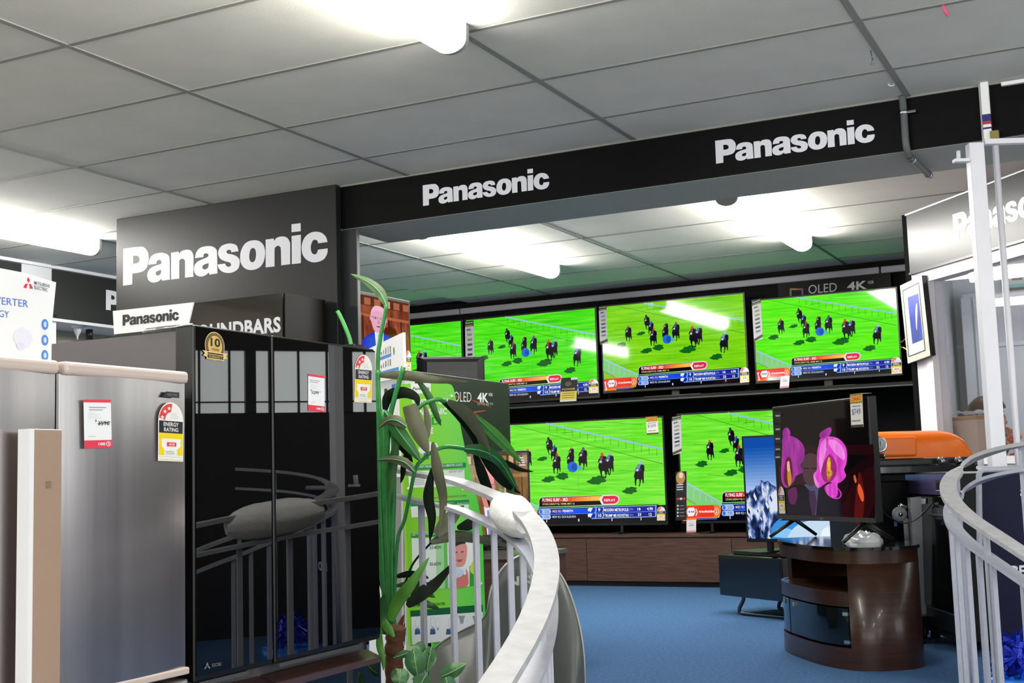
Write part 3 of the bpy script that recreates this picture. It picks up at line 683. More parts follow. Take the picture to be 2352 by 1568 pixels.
    P([(42, 1312), (540, 1280), (580, 1310), (588, 1360), (570, 1410), (540, 1432), (245, 1452), (245, 1492), (48, 1507)], 'ee3322', 10)
    P([(480, 1284), (540, 1280), (580, 1310), (588, 1360), (570, 1410), (540, 1432), (480, 1438), (500, 1360)], 'f8742c', 10.5)
    P([(48, 1470), (245, 1455), (245, 1492), (48, 1507)], 'f4781c', 10.5); P([(250, 1456), (530, 1440), (530, 1462), (250, 1482)], '5a58a0', 10.5)
    P([(98, 1385), (125, 1335), (205, 1326), (228, 1380), (200, 1436), (125, 1446)], 'f2f0fa', 11); T('14:44', 112, 1404, 212, 1364, '4a3a70', 12, .01)
    P([(225, 1342), (238, 1340), (258, 1384), (240, 1432), (226, 1434), (246, 1385)], 'ffffff', 11); T('trackside', 275, 1390, 485, 1346, 'ffffff', 12, .025)
    a.poly([HR(522 + 34 * math.cos(k), 1362 + 44 * math.sin(k)) for k in np.arange(0, 6.28, .3)], em('fff0e8'), 11); a.poly([HR(522 + 28 * math.cos(k), 1362 + 37 * math.sin(k)) for k in np.arange(0, 6.28, .3)], em('f0602a'), 11.5); T('2', 509, 1384, 534, 1340, 'ffffff')
    P([(48, 1360), (88, 1358), (70, 1380), (95, 1480), (75, 1500), (60, 1400)], 'e8e8ff', 11)
def grass_mat(name, c0, c1, c2):
    if name in MATS: return MATS[name]
    m = ramp_mat(name, [(.25, c0), (.5, c1), (.78, c2)], rough=.05, emit=1.0, noise=3.2, stretch=(1.1, 1, 17), coord='Object', spec=.4)
    for n in m.node_tree.nodes:
        if n.type == 'MAPPING': n.inputs['Rotation'].default_value = (0, math.radians(9), 0)
    return m
YT = 9.05
def spec_strip(a, L=1):
    a.rect(0, 0, 1, 1, pr('c9c9cb'), L); a.rect(0, .93, 1, 1, pr('0c0c0e'), L + 1); a.rect(0, .885, 1, .93, pr('5e5128'), L + 1); a.poly([(0, 0), (1, .05), (1, .12), (0, .07)], pr('4a3d1c'), L + 1)
    a.text('Panasonic', .08, .95, .84, .03, pr('f0f0f0'), L + 2, .02); a.text('2016 NEW', .14, .896, .72, .022, pr('cfc59a'), L + 2, .01); a.text('4K', .15, .80, .6, .045, pr('1c1c20'), L + 2, .03)
    for k, (y, c) in enumerate(((.70, '8f8f94'), (.60, '9a8a4a'), (.50, '4a5560'), (.40, '55555c'), (.30, '26262a'), (.2, '77777c'))): a.rect(.25, y, .8, y + .045, pr(c), L + 2)
def tv_wall(lab, tl, tr, br, bl, grass, group, strip=None, elab=None, extra=None, legs=False, ZS=None):
    """a set whose screen shows the race; corners are those of the lit screen"""
    c = [ony(*p, YT) for p in (tl, tr, br, bl)]
    x0 = (c[0].x + c[3].x) / 2; x1 = (c[1].x + c[2].x) / 2; z1 = (c[0].z + c[1].z) / 2; z0 = (c[2].z + c[3].z) / 2
    W_, H_ = x1 - x0, z1 - z0
    t = thing('television', ((x0 + x1) / 2, YT + .04, ZS if ZS is not None else z0 - .06), lab, 'television', group)
    b = MB(); b.box((x0 - .014, YT, z0 - .022), (x1 + .014, YT + .035, z1 + .014), M_PLASTIC, .004); b.box((x0 + .15, YT + .03, z0 + .04), (x1 - .15, YT + .075, z1 - .2), M_PLASTIC, .01); build('casing', b, t)
    a = Art(V((x0, YT, z0)), X * W_, Z * H_, -Y, eps=.0003); race(a, grass); build('screen', a.mb, t)
    N, P = -Y, V((0, YT - .0055, 0))
    if strip:
        a = Art.px(P, N, strip[0], strip[1], strip[2]); spec_strip(a); build('spec_strip', a.mb, t)
    if elab:
        a = Art.px(P, N, elab[0], elab[1], elab[2]); energy_label(a, '42'); build('energy_label', a.mb, t)
    if legs:
        for x in (x0 + .22 * W_, x1 - .22 * W_):
            b = MB(); b.obox(V((x - .03, YT - .05, (z0 - .02 + ZS) / 2)), V((.5, -.86, 0)).normalized(), V((.86, .5, 0)).normalized(), Z, .012, .02, z0 - .02 - ZS, M_PLASTIC); b.box((x - .1, YT - .14, ZS), (x - .02, YT + .13, ZS + .012), M_PLASTIC); build('leg', b, t)
    else:
        zz = ZS
        b = MB(); b.box((x0 + W_ / 2 - .03, YT + .03, zz - .02), (x0 + W_ / 2 + .03, YT + .06, z0), M_PLASTIC); b.box((x0 + .3 * W_, YT - .06, zz), (x1 - .3 * W_, YT + .12, zz + .012), M_PLASTIC, .004); build('stand', b, t)
    return t, (x0, x1, z0, z1)
# shelf under the upper row and panels of the back wall
b = MB()
zsh = ony(1550, 895, YT).z - .052
b.box((-6.4, 8.86, zsh - .03), (-1.25, 9.25, zsh), M_BLACK); b.box((-6.4, 8.855, zsh - .03), (-1.25, 8.86, zsh - .02), mat('shelf edge', '3c3e40', .4))
shelf = build('wall_shelf', b, label='long black shelf on the back wall under the upper row of televisions', cat='shelf')
g1 = grass_mat('race turf a', '2fc400', '48e20c', '7af030'); g2 = grass_mat('race turf b', '5cb800', '78d406', '9ae02c'); g3 = grass_mat('race turf c', '40d800', '58ee04', '86f82e'); g4 = grass_mat('race turf d', '52d010', '6ce62a', '9cf456')
UP = 'upper row of televisions showing the race'; LO = 'lower row of televisions showing the race'
tA, rA = tv_wall('second television of the upper row, its corner hidden by the computer monitor', (1068, 738), (1363, 706), (1376, 903), (1078, 930), g1, UP, ((1070, 852), (1090, 850), (1068, 738)), ((1353, 903), (1375, 902), (1352, 871)), ZS=zsh)
W1 = rA[1] - rA[0]
tB, rB = tv_wall('third television of the upper row, with the yellowest green picture', (1379, 704), (1704, 676), (1719, 878), (1390, 897), g2, UP, ((1378, 791), (1396, 788), (1375, 704)), ((1700, 879), (1721, 877), (1699, 844)), ZS=zsh)
tC, rC = tv_wall('rightmost television of the upper row, under the OLED lettering', (1731, 692), (2055, 661), (2071, 858), (1738, 872), g3, UP, ((1732, 785), (1752, 778), (1727, 692)), ((2048, 859), (2072, 857), (2046, 821)), ZS=zsh)
d = rA[0] - .06 - rA[1]
off = V((d, 0, 0))
def px_shift(t):
    return t
x1 = ony(1060, 800, YT).x; W0 = W1
z0_, z1_ = rA[2], rA[3]
def wpx(x, z):
    c = RM.transposed() @ V((x, YT, z)); return (IW / 2 + F_PX * c.x / c.y, IH / 2 - F_PX * c.z / c.y)
tD, rD = tv_wall('leftmost television of the upper row, mostly hidden behind the blue suit television', wpx(x1 - W0, z1_), wpx(x1, z1_), wpx(x1, z0_), wpx(x1 - W0, z0_), g1, UP, ZS=zsh)
# dark leaflet and small price tags on the bezels
a = Art.px(V((0, YT - .012, 0)), -Y, (1286, 925), (1324, 923), (1289, 868)); a.rect(0, 0, 1, 1, pr('17181a'), 1); a.rect(0, .1, 1, .45, pr('d8c25a'), 2); a.rect(0, 0, 1, .1, pr('e0e0e0'), 2); a.rect(.6, .9, 1, 1, pr('d0d0d0'), 2); a.text('POWER', .1, .5, .8, .07, pr('d8c25a'), 2); a.ell(.45, .75, .2, .1, pr('5a4a40'), 2)
for k in range(3): a.rect(.12, .36 - .09 * k, .85, .385 - .09 * k, pr('6a5c20'), 3)
build('leaflet', a.mb, tA)
def small_tag(par, bl, br, tl, s, y=YT - .012):
    a = Art.px(V((0, y, 0)), -Y, bl, br, tl); a.rect(0, 0, 1, 1, pr('eceaf0'), 1); a.rect(0, 0, 1, .15, pr('d88a96'), 2); a.text(s, .25, .52, .5, .1, pr('44444c'), 2); a.rect(.2, .72, .7, .75, pr('b0b0b8'), 2); build('price_tag', a.mb, par)
small_tag(tC, (1791, 892), (1812, 890), (1793, 864), '1999')
zcab = ony(1400, 1228, 8.86).z
tE, rE = tv_wall('left television of the lower row, with a yellow clearance ticket in its top corner', (1138, 984), (1520, 952), (1530, 1197), (1150, 1205), g4, LO, None, ((1509, 1195), (1528, 1195), (1509, 1163)), legs=True, ZS=zcab)
tF, rF = tv_wall('right television of the lower row, partly behind the set showing the orchids', (1557, 957), (1935, 930), (1948, 1190), (1570, 1197), g4, LO, ((1545, 1045), (1566, 1040), (1543, 957)), None, legs=True, ZS=zcab)
a = Art.px(V((0, YT - .012, 0)), -Y, (1552, 1195), (1577, 1194), (1552, 1083)); a.rect(0, 0, 1, 1, pr('141416'), 1); a.ell(.45, .87, .42, .13, pr('b98a4a'), 2); a.ell(.5, .92, .2, .06, pr('e6d8b0'), 3)
for k in range(3): a.rect(.1, .72 - .05 * k, .7, .74 - .05 * k, pr('d8d8d8'), 2)
for k, c in enumerate(('d02828', 'e0e0e0', 'c02030')): a.rect(.1 + .28 * k, .42, .32 + .28 * k, .46, pr(c), 2)
for k in range(4): a.ell(.2, .3 - .07 * k, .08, .02, pr('e0e0e0'), 2); a.rect(.38, .29 - .07 * k, .8, .305 - .07 * k, pr('8a8a8a'), 2)
build('feature_card', a.mb, tF)
small_tag(tF, (1577, 1223), (1599, 1222), (1577, 1194), '2899', YT - .02)
def clearance(a, price, L=1):
    a.rect(0, 0, 1, 1, pr('efe9dc'), L); a.rect(0, .72, 1, 1, pr('f0c030'), L + 1); a.rect(0, 0, 1, .08, pr('3a3020'), L + 1)
    for k in range(7): a.poly([(.02 + .14 * k, .95), (.1 + .14 * k, .95), (.14 + .14 * k, 1), (.06 + .14 * k, 1)], pr('2a2010'), L + 2); a.poly([(.02 + .14 * k, .72), (.1 + .14 * k, .72), (.14 + .14 * k, .77), (.06 + .14 * k, .77)], pr('2a2010'), L + 2)
    a.text('CLEARANCE', .05, .79, .9, .14, pr('d02020'), L + 2, .02); a.text(price, .12, .36, .7, .2, pr('4a56a8'), L + 2, 0); a.rect(.15, .62, .85, .65, pr('8a8a94'), L + 2); a.rect(.1, .18, .8, .22, pr('8a8a94'), L + 2)
a = Art.px(V((0, YT - .012, 0)), -Y, (1486, 998), (1513, 996), (1483, 957)); clearance(a, '$1699'); build('clearance_ticket', a.mb, tE)
# OLED lettering board on the wall
b = MB(); p = ony(1790, 700, 9.22); q = ony(2046, 622, 9.22); b.box((p.x, 9.2, p.z - .1), (q.x, 9.25, q.z), mat('dark gloss board', '060607', .5, spec=.15)); s = build('wall_board', b, label='dark gloss board lettered OLED 4K above the rightmost television of the upper row', cat='sign')
a = Art(V((0, 9.2, 0)), X, Z, -Y)
atext(a, 'OLED', (1857, 675), (1922, 669), 20, pr('b8b8bc'), 1, -.005); atext(a, '4K', (1946, 667), (1991, 663), 19, pr('b8b8bc'), 1, .03); atext(a, 'HDR', (1994, 652), (2007, 651), 7, pr('b8b8bc'), 1, .01)
def frame_px(a, u0, v0, u1, v1, th, m, l=1):
    a.pxpoly([(u0, v1), (u1, v1), (u1, v0), (u0, v0)], m, l, [[(u0 + th, v1 - th), (u1 - th, v1 - th), (u1 - th, v0 + th), (u0 + th, v0 + th)]])
ra = ramp_mat('rainbow tile', [(0, '3f6a3a'), (.06, '907030'), (.11, '8a3030'), (.16, '5a2a6a'), (1, '5a2a6a')], 0, .4)
frame_px(a, 1814, 662, 1845, 690, 4, ra, 1); build('lettering', a.mb, s)
# wooden cabinets under the lower row
yc = 8.86
xs = [ony(u, 1290, yc).x for u in (1180, 1348, 1682, 2010)]
zb0 = ony(1400, 1334, yc).z
for i in range(3):
    t = thing('low_cabinet', ((xs[i] + xs[i + 1]) / 2, 9.04, ZF), ['dark wood cabinet unit under the left lower television, next to the stair rail wrap', 'middle dark wood cabinet unit under the gap between the lower televisions', 'dark wood cabinet unit behind the blue mountain screen'][i], 'cabinet', 'wooden wall cabinets')
    b = MB(); b.box((xs[i] + .001, yc + .02, zb0), (xs[i + 1] - .001, 9.24, zcab - .018), M_DWOOD); b.box((xs[i] + .001, yc + .05, ZF), (xs[i + 1] - .001, 9.22, zb0), mat('toe kick', '1a1614', .6)); build('carcass', b, t)
    b = MB(); b.box((xs[i] + .002, yc, zb0), (xs[i + 1] - .002, yc + .02, zcab - .03), M_DWOOD, .001); build('drawer', b, t)
    b = MB(); b.box((xs[i], yc - .004, zcab - .018), (xs[i + 1], 9.24, zcab), M_DWOOD); build('top', b, t)

# ================================================================ other sets
def tv_free(lab, tl, tr, br, bl, tdepth, art, thick=.04, cat='television', bez=.012, chin=.02, name='television', origin=None):
    """screen corners in the picture with the distances of its left and right edge"""
    t0, t1 = tdepth
    A_, B_ = pt(*bl, t0), pt(*br, t1)
    R_ = (B_ - A_); R_.z = 0; Wd = R_.length; R_ = R_ / Wd
    N = R_.cross(Z)                                         # towards the viewer
    if N.dot(A_) > 0: N = -N
    zt0 = on(*tl, A_, N).z; zt1 = on(*tr, A_, N).z
    zb_ = (A_.z + B_.z) / 2; zt_ = (zt0 + zt1) / 2; H_ = zt_ - zb_
    P0 = V((A_.x, A_.y, zb_))
    c = P0 + R_ * (Wd / 2)
    t = thing(name, origin or (c.x, c.y, zb_ - .1), lab, cat)
    b = MB(); b.obox(P0 + R_ * (Wd / 2) + Z * ((H_ + bez - chin) / 2) - N * (thick / 2), R_, N, Z, Wd + 2 * bez, thick, H_ + bez + chin, M_PLASTIC, .004); build('casing', b, t)
    a = Art(P0, R_ * Wd, Z * H_, N, eps=.0003); art(a); build('screen', a.mb, t)
    return t, P0, R_, N, Wd, H_
def man_scene(a, suit='2a34c8', skin='e8a8c0', cx=.42, sc=1.0, base='8a3a20', oy=.0):
    a.rect(0, 0, 1, 1, ramp_mat('panelled chamber ' + base, [(.2, lerpc(base, '000000', .6)), (.5, base), (.8, lerpc(base, 'ffc080', .35))], noise=7, stretch=(3, 3, 1.2), rough=.09, emit=.9, coord='Object'), 0)
    for k in range(7): a.rect(.03 + .145 * k, .0, .045 + .145 * k, .72, em(lerpc(base, '000000', .55)), 1)
    a.rect(0, .70, 1, .74, em(lerpc(base, 'ffc080', .3)), 1); a.rect(0, .86, 1, 1, em(lerpc(base, '000000', .35)), 1)
    for k in range(9): a.rect(.05 + .11 * k, .87, .12 + .11 * k, .97, em(lerpc(base, 'ffe0c0', .25 if k % 3 else .6)), 1.5)
    a.poly([(.70, .0), (.70, .5), (.72, .58), (.78, .62), (.84, .58), (.86, .5), (.86, 0)], em(lerpc(base, '000000', .4)), 1.5)
    a.rect(.63, .05, .645, .66, em('d8c8c0'), 2); a.poly([(.6, .1), (.63, .5), (.66, .5), (.69, .1)], em('5a4a80'), 2.2)
    a.ell(.06, .12, .07, .1, em('140a10'), 2); a.rect(.1, .05, .16, .1, em('d85a98'), 2)
    c = cx; lo = 0
    if sc != 1:
        a = Art(a.P0 + a.U * (cx * (1 - sc)) + a.W * oy, a.U * sc, a.W * sc, a.N, mb=a.mb, eps=a.eps, base=a.base); lo = -oy / sc
    a.poly(spline([(c - .25, lo, 1), (c - .25, -.0), (c - .22, .18), (c - .12, .30), (c - .05, .34), (c + .06, .34), (c + .16, .28), (c + .27, .14), (c + .3, 0), (c + .3, lo, 1)], 5), em(suit), 3)
    a.poly([(c - .06, .345), (c + .07, .345), (c + .045, lo), (c - .02, lo)], em('e0e4f4'), 3.5); a.poly([(c - .012, .30), (c + .025, .30), (c + .04, lo), (c - .005, lo)], em(lerpc(suit, 'ffffff', .45)), 4)
    a.poly(spline([(c - .06, .36), (c - .10, .5), (c - .115, .64), (c - .08, .78), (c, .83), (c + .08, .79), (c + .11, .66), (c + .10, .5), (c + .06, .37), (c, .33)], 5), em(skin), 4)
    a.poly(spline([(c - .112, .66), (c - .07, .80), (c, .83), (c + .07, .80), (c + .10, .66), (c + .06, .72), (c, .735), (c - .07, .72)], 5), em(lerpc(skin, 'ffffff', .2)), 4.4)
    for e in (-1, 1):
        a.ell(c + .045 * e, .60, .036, .022, em('3a2a40'), 4.6); a.ell(c + .045 * e, .60, .030, .016, em(lerpc(skin, 'ffffff', .15)), 4.9); a.ell(c + .045 * e, .60, .012, .01, em('20182a'), 5)
        a.ell(c + .112 * e, .58, .016, .04, em(lerpc(skin, '000000', .15)), 3.8); a.line([(c + .075 * e, .61), (c + .11 * e, .62)], .006, em('3a2a40'), 5)
    a.poly([(c - .012, .57), (c + .012, .57), (c + .025, .50), (c - .02, .50)], em(lerpc(skin, '000000', .14)), 4.6)
    a.ell(c, .445, .035, .012, em('8a3a48'), 4.8); a.ell(c + .005, .44, .02, .006, em('40141c'), 5)
    if sc == 1:
     for k in range(4): a.rect(.87, .84 + .03 * k, .97 - .01 * k, .855 + .03 * k, em('e8d8e0'), 2)
tG, P0, R_, N, Wd, H_ = tv_free('television showing a bald man in a bright blue suit, upper left behind the plant', (722, 660), (937, 692), (941, 846), (728, 832), (6.4, 7.2), lambda a: man_scene(a, cx=.645, sc=.78, oy=.232), bez=.018)
a = Art(P0 + R_ * (Wd - .045) - Z * .01, R_ * .055, Z * .125, N, base=.004); energy_label(a, '42'); build('energy_label', a.mb, tG)
b = MB(); cc = P0 + R_ * (Wd * .5) - N * .09; b.tube([(cc.x, cc.y, ZF), (cc.x, cc.y, P0.z + H_ * .6)], .03, M_PLASTIC, 12); b.lathe([(.0, 0), (.17, 0), (.17, .02), (.05, .03)], (cc.x, cc.y, ZF), Z, M_PLASTIC, 24); b.obox(cc + N * .03 + Z * (H_ * .45), R_, N, Z, .2, .07, .15, M_PLASTIC); build('floor_stand', b, tG)
tG.location.z = tG.location.z
# cabinet at the left with the small brown set
yq = 5.15; xq = ony(1303, 1380, yq + .45).x; zq = ony(1303, 1259, yq + .45).z; wq = .46
t = thing('low_cabinet', (xq - wq / 2, yq + .22, ZF), 'dark wood cabinet carrying the small television with the brown picture', 'cabinet')
b = MB(); b.box((xq - wq, yq + .01, ZF + .04), (xq, yq + .45, zq - .02), M_DWOOD); b.box((xq - wq + .02, yq + .04, ZF), (xq - .02, yq + .43, ZF + .04), M_BLACK); build('carcass', b, t)
b = MB(); b.box((xq - wq / 2 + .002, yq - .005, ZF + .06), (xq - .004, yq + .012, zq - .035), M_DWOOD); build('door', b, t)
b = MB(); b.box((xq - wq + .004, yq - .005, ZF + .06), (xq - wq / 2 - .002, yq + .012, zq - .035), M_DWOOD); build('door', b, t)
b = MB(); b.box((xq - wq - .005, yq - .012, zq - .02), (xq + .008, yq + .46, zq), mat('cabinet top grey', '6a625e', .2)); build('top', b, t)
ta = 6.2
tH, P0, R_, N, Wd, H_ = tv_free('small television with a brown picture of a suited man, behind the green poster', (1062, 1042), (1210, 1040), (1216, 1225), (1068, 1228), (ta - .02, ta + .1), lambda a: man_scene(a, suit='28287a', skin='e0807a', cx=.36, base='7a5210'), bez=.012)
b = MB(); cc = P0 + R_ * (Wd * .5) - N * .02; b.obox(V((cc.x, cc.y, (zq + P0.z) / 2)), R_, N, Z, .05, .03, P0.z - zq - .01, M_PLASTIC); b.lathe([(.0, 0), (.13, 0), (.13, .012), (.03, .02)], (cc.x, cc.y, zq), Z, M_BLACKG, 24); build('stand', b, tH)
a = Art(P0 + R_ * (Wd - .03) - Z * .045, R_ * .035, Z * .07, N, base=.012); energy_label(a, '28'); build('energy_label', a.mb, tH)
# dark green carton of a big television, with a second one behind it carrying a monitor
A_, B_ = pt(935, 846, 5.85), pt(1169, 880, 6.9)
R_ = B_ - A_; R_.z = 0; Wd = R_.length; R_ /= Wd; N = R_.cross(Z)
if N.dot(A_) > 0: N = -N
zt_ = B_.z; P0 = V((A_.x, A_.y, ZF))
M_CART = mat('dark green carton', '0a160a', .45, var=.1, vscale=3)
b = MB(); b.obox(P0 + R_ * (Wd / 2) + Z * ((zt_ - ZF) / 2) - N * .055, R_, N, Z, Wd, .11, zt_ - ZF, M_CART, .004); s = build('television_carton', b, label='dark green cardboard carton lettered OLED 4K, behind the plant', cat='carton')
a = Art(P0, R_, Z, N, base=.001)
atext(a, 'OLED', (1042, 922), (1082, 923), 23, pr('eef2ee'), 1, -.004); atext(a, '4K', (1096, 923), (1121, 924), 22, pr('eef2ee'), 1, .035); atext(a, 'HDR', (1122, 909), (1131, 910), 7, pr('eef2ee'), 1, .01); atext(a, 'ULTRA HD TV', (1096, 930), (1132, 931), 6, pr('c8d0c8'), 1, 0)
for pts in ([(1075, 915), (1105, 925), (1130, 936), (1105, 929)], [(1080, 946), (1110, 942), (1118, 943), (1085, 949)], [(1040, 908), (1070, 914), (1040, 912)]): a.pxpoly(pts, pr('b04420'), 1)
absorb(s, a.mb)
zk = min(zt_ - .06, (pt(957, 826, 6.85).z + pt(1112, 814, 6.95).z) / 2 - .37)
_cm = (pt(957, 826, 6.85) + pt(1112, 814, 6.95)) / 2; C_ = _cm - N * .0; b = MB(); b.obox(V((C_.x, C_.y, (ZF + zk) / 2)), R_, N, Z, .5, .26, zk - ZF, mat('brown carton', '4a3a2c', .7), .004); build('plain_carton', b, label='plain brown carton hidden behind the dark green one, under the computer monitor', cat='carton')
m0, m1 = pt(957, 826, 6.85), pt(1112, 814, 6.95)
R2 = m1 - m0; R2.z = 0; Wm = R2.length; R2 /= Wm; N2 = R2.cross(Z)
if N2.dot(m0) > 0: N2 = -N2
zm = (m0.z + m1.z) / 2; cm = (m0 + m1) / 2
t = thing('computer_monitor', (cm.x, cm.y, zk), 'back of a black computer monitor standing behind the dark green carton', 'monitor')
b = MB(); rows = []
for k, (e, dz) in enumerate(((0, 0), (.012, .0), (.03, .012), (.05, .03))):
    rows.append([V((cm.x, cm.y, 0)) + R2 * sx * (Wm / 2 - e) + N2 * (k * .012) + Z * zz for sx, zz in ((-1, zm - .32 + dz), (1, zm - .32 + dz), (1, zm - dz), (-1, zm - dz))])
b.grid(rows, M_PLASTIC, False, True); b.quad(rows[0], M_PLASTIC); b.quad(rows[-1][::-1], M_PLASTIC)
build('casing', b, t)
b = MB()
for r in range(4):
    for k in range(14): b.obox(V((cm.x, cm.y, zm - .085 - .011 * r)) + R2 * (-.05 + .0095 * k) + N2 * .038, R2, N2, Z, .0032, .004, .0035, mat('vent light', '8a8c90', .6))
build('vent_grille', b, t)
b = MB(); b.obox(V((cm.x, cm.y, zm - .003)) - R2 * .03, R2, N2, Z, .17, .012, .012, M_ALU); build('top_trim', b, t)
b = MB(); b.obox(V((cm.x, cm.y, (zk + zm - .25) / 2)) + N2 * .03, R2, N2, Z, .06, .03, zm - .2 - zk, M_PLASTIC); b.lathe([(0, 0), (.12, 0), (.12, .01), (.03, .02)], (cm.x + N2.x * .03, cm.y + N2.y * .03, zk), Z, M_PLASTIC, 20); build('stand', b, t)
# ================================================================ stair rails
def rail(lab, path, posts_low, posts_high, gap=.09, width=.058):
    P3 = [pt(*q) for q in smooth_path(path, 8)]
    top = P3; low = [p - Z * gap for p in P3]
    c = P3[len(P3) // 2]
    t = thing('stair_railing', (c.x, c.y, ZL), lab, 'railing', None)
    b = MB(); b.ribbon(top, width, .014, M_RAILW); build('handrail', b, t)
    b = MB(); b.ribbon(low, width * .8, .012, M_RAIL); build('lower_rail', b, t)
    n = len(P3)
    def at(s): i = min(max(s, 0) * (n - 1), n - 1.001); k = int(i); f = i - k; return P3[k].lerp(P3[min(k + 1, n - 1)], f), (P3[min(k + 1, n - 1)] - P3[k]).normalized()
    for s, kind in [(s, 0) for s in posts_low] + [(s, 1) for s in posts_high]:
        p, d = at(s); d = V((d.x, d.y, 0)).normalized(); sd = d.cross(Z)
        zz = p.z - gap
        zb_ = (ZF if p.y > 3.7 else ZF - .19 if p.y > 3.4 and -1.75 < p.x < -.1 else ZF - .38 if p.y > 3.1 and -1.75 < p.x < -.1 else ZL)
        b = MB(); b.obox(V((p.x, p.y, (zz + zb_) / 2)), d, sd, Z, .016, .016, zz - zb_, M_RAIL); build('baluster', b, t)
        if kind:
            b = MB(); b.obox(V((p.x, p.y, p.z - gap / 2)), d, sd, Z, .016, .016, gap, M_RAIL); build('spacer', b, t)
    return t, P3
LP = [(900, 1077, 4.27), (930, 1082, 4.2), (965, 1090, 4.15), (1040, 1103, 4.04), (1110, 1128, 3.85), (1168, 1155, 3.58), (1215, 1192, 3.32), (1243, 1236, 3.1), (1256, 1290, 2.88), (1250, 1350, 2.66), (1227, 1420, 2.45), (1190, 1492, 2.26), (1148, 1560, 2.12), (1095, 1640, 1.96)]
tL, PL = rail('white curved stair railing at the left with a plastic-wrapped bundle on its handrail', LP, (.155, .225, .285, .385, .43, .475, .52, .60, .68, .76, .86), (.335, .56, .72, .9))
RP = [(2440, 1006, 4.25), (2352, 1020, 4.4), (2290, 1033, 4.5), (2235, 1054, 4.6), (2195, 1086, 4.62), (2178, 1117, 4.5), (2188, 1150, 4.35), (2222, 1184, 4.2), (2268, 1216, 4.08), (2318, 1249, 3.95), (2380, 1290, 3.82), (2450, 1340, 3.7)]
tR, PR = rail('white curved stair railing at the right edge, before the navy board', RP, (.43, .49, .56, .62, .68, .74, .86, .93), (.1, .36, .47, .72))
# plastic-wrapped bundle
i0 = min(range(len(PL)), key=lambda i: (PL[i] - pt(1150, 1146, 3.67)).length); i1 = min(range(len(PL)), key=lambda i: (PL[i] - pt(1206, 1183, 3.38)).length)
seg = PL[i0:i1 + 1]; n = len(seg); rows = []
random.seed(3)
M_WRAP = mat('cling wrap', 'e8e8e6', .55, bump=1, bscale=60, var=.05, vscale=30, spec=.3)
for i, p in enumerate(seg):
    f = i / (n - 1); d = (seg[min(i + 1, n - 1)] - seg[max(i - 1, 0)]).normalized(); sd = d.cross(Z).normalized(); uu = sd.cross(d)
    r = .024 + .032 * math.sin(math.pi * min(max((f - .02) / .98, 0), 1)) ** .55
    cc = p - Z * .026
    rows.append([cc + sd * (r * math.cos(2 * math.pi * k / 22) * (1 + .05 * math.sin(3 * k + 5 * f) + .05 * random.random())) + uu * (r * math.sin(2 * math.pi * k / 22) * (1 + .05 * math.cos(2 * k + 9 * f) + .05 * random.random())) for k in range(22)])
b = MB(); b.grid(rows, M_WRAP, True, True); b.quad(rows[0][::-1], M_WRAP); b.quad(rows[-1], M_WRAP)
b = build('wrapped_bundle', b, label='white bundle of cling film wound around the left handrail', cat='wrapping')

# ================================================================ palm-like plant
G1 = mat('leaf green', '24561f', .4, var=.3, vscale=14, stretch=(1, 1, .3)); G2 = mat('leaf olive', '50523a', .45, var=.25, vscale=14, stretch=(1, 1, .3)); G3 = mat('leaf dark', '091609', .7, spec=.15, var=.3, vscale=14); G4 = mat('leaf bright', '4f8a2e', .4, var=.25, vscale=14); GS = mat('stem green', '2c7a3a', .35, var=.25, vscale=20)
GM = mat('midrib', '4fae7c', .4)
def tdep(u): return float(np.interp(u, [760, 860, 900, 950, 1000, 1060, 1110, 1200, 1260], [4.2, 4.15, 4.12, 4.1, 4.1, 4.2, 4.34, 4.56, 4.68]))
bp = pt(905, 1568, 4.1)
plant = thing('potted_palm', (bp.x, bp.y, ZL), 'tall artificial palm with long drooping leaves, right of the black refrigerator', 'plant')
def stem(pts, r=5.5, m=GS, dt=0):
    q = smooth_path([(u, v, tdep(u) + dt) for u, v in pts], 6); b = MB(); P = [pt(*k) for k in q]
    b.tube(P, [r * k[2] / F_PX for k in q], m, 8); build('stem', b, plant)
def leaf(pts, w, m, dt=0, rib=False, base=.25, fold=.25):
    pts = [(p[0], p[1], tdep(p[0]) + dt + (p[2] if len(p) > 2 else 0)) for p in pts]
    q = smooth_path(pts, 6); n = len(q); P = [pt(*k) for k in q]; b = MB(); rows = []; mid = []
    for i in range(n):
        f = i / (n - 1); d = (P[min(i + 1, n - 1)] - P[max(i - 1, 0)]).normalized(); vw = P[i].normalized(); sd = d.cross(vw).normalized()
        prof = base + (1 - base) * min(1, f / .3) ** .8 if f < .3 else max(.02, 1 - ((f - .3) / .7) ** 2.2)
        hw = w * q[i][2] / F_PX / 2 * prof
        rows.append([P[i] - sd * hw + vw * hw * fold, P[i] - sd * hw * .5 + vw * hw * fold * .4, P[i], P[i] + sd * hw * .5 + vw * hw * fold * .4, P[i] + sd * hw + vw * hw * fold]); mid.append(P[i] - vw * .002)
    b.grid(rows, m, True); b.grid([[p + P[0].normalized() * .0012 for p in r[::-1]] for r in rows], m, True)
    if rib: b.tube(mid, [.0026 * (1 - .7 * i / n) for i in range(n)], GM, 5)
    build('leaf', b, plant)
stem([(897, 1455), (886, 1250), (877, 1050), (868, 850), (873, 780), (888, 700)], 5)
stem([(893, 1450), (888, 1200), (889, 1050), (897, 952), (927, 842)], 6)
stem([(903, 1445), (912, 1250), (930, 1190), (953, 1082), (969, 1057), (995, 1036), (1026, 1026), (1066, 1030)], 4.5)
stem([(895, 1445), (896, 1150), (915, 1010), (934, 971), (957, 942), (974, 927), (1003, 917), (1022, 921)], 5)
stem([(888, 1450), (877, 1250), (872, 1100), (866, 930), (868, 850)], 7)
stem([(905, 1450), (900, 1300), (905, 1100), (902, 960)], 6)
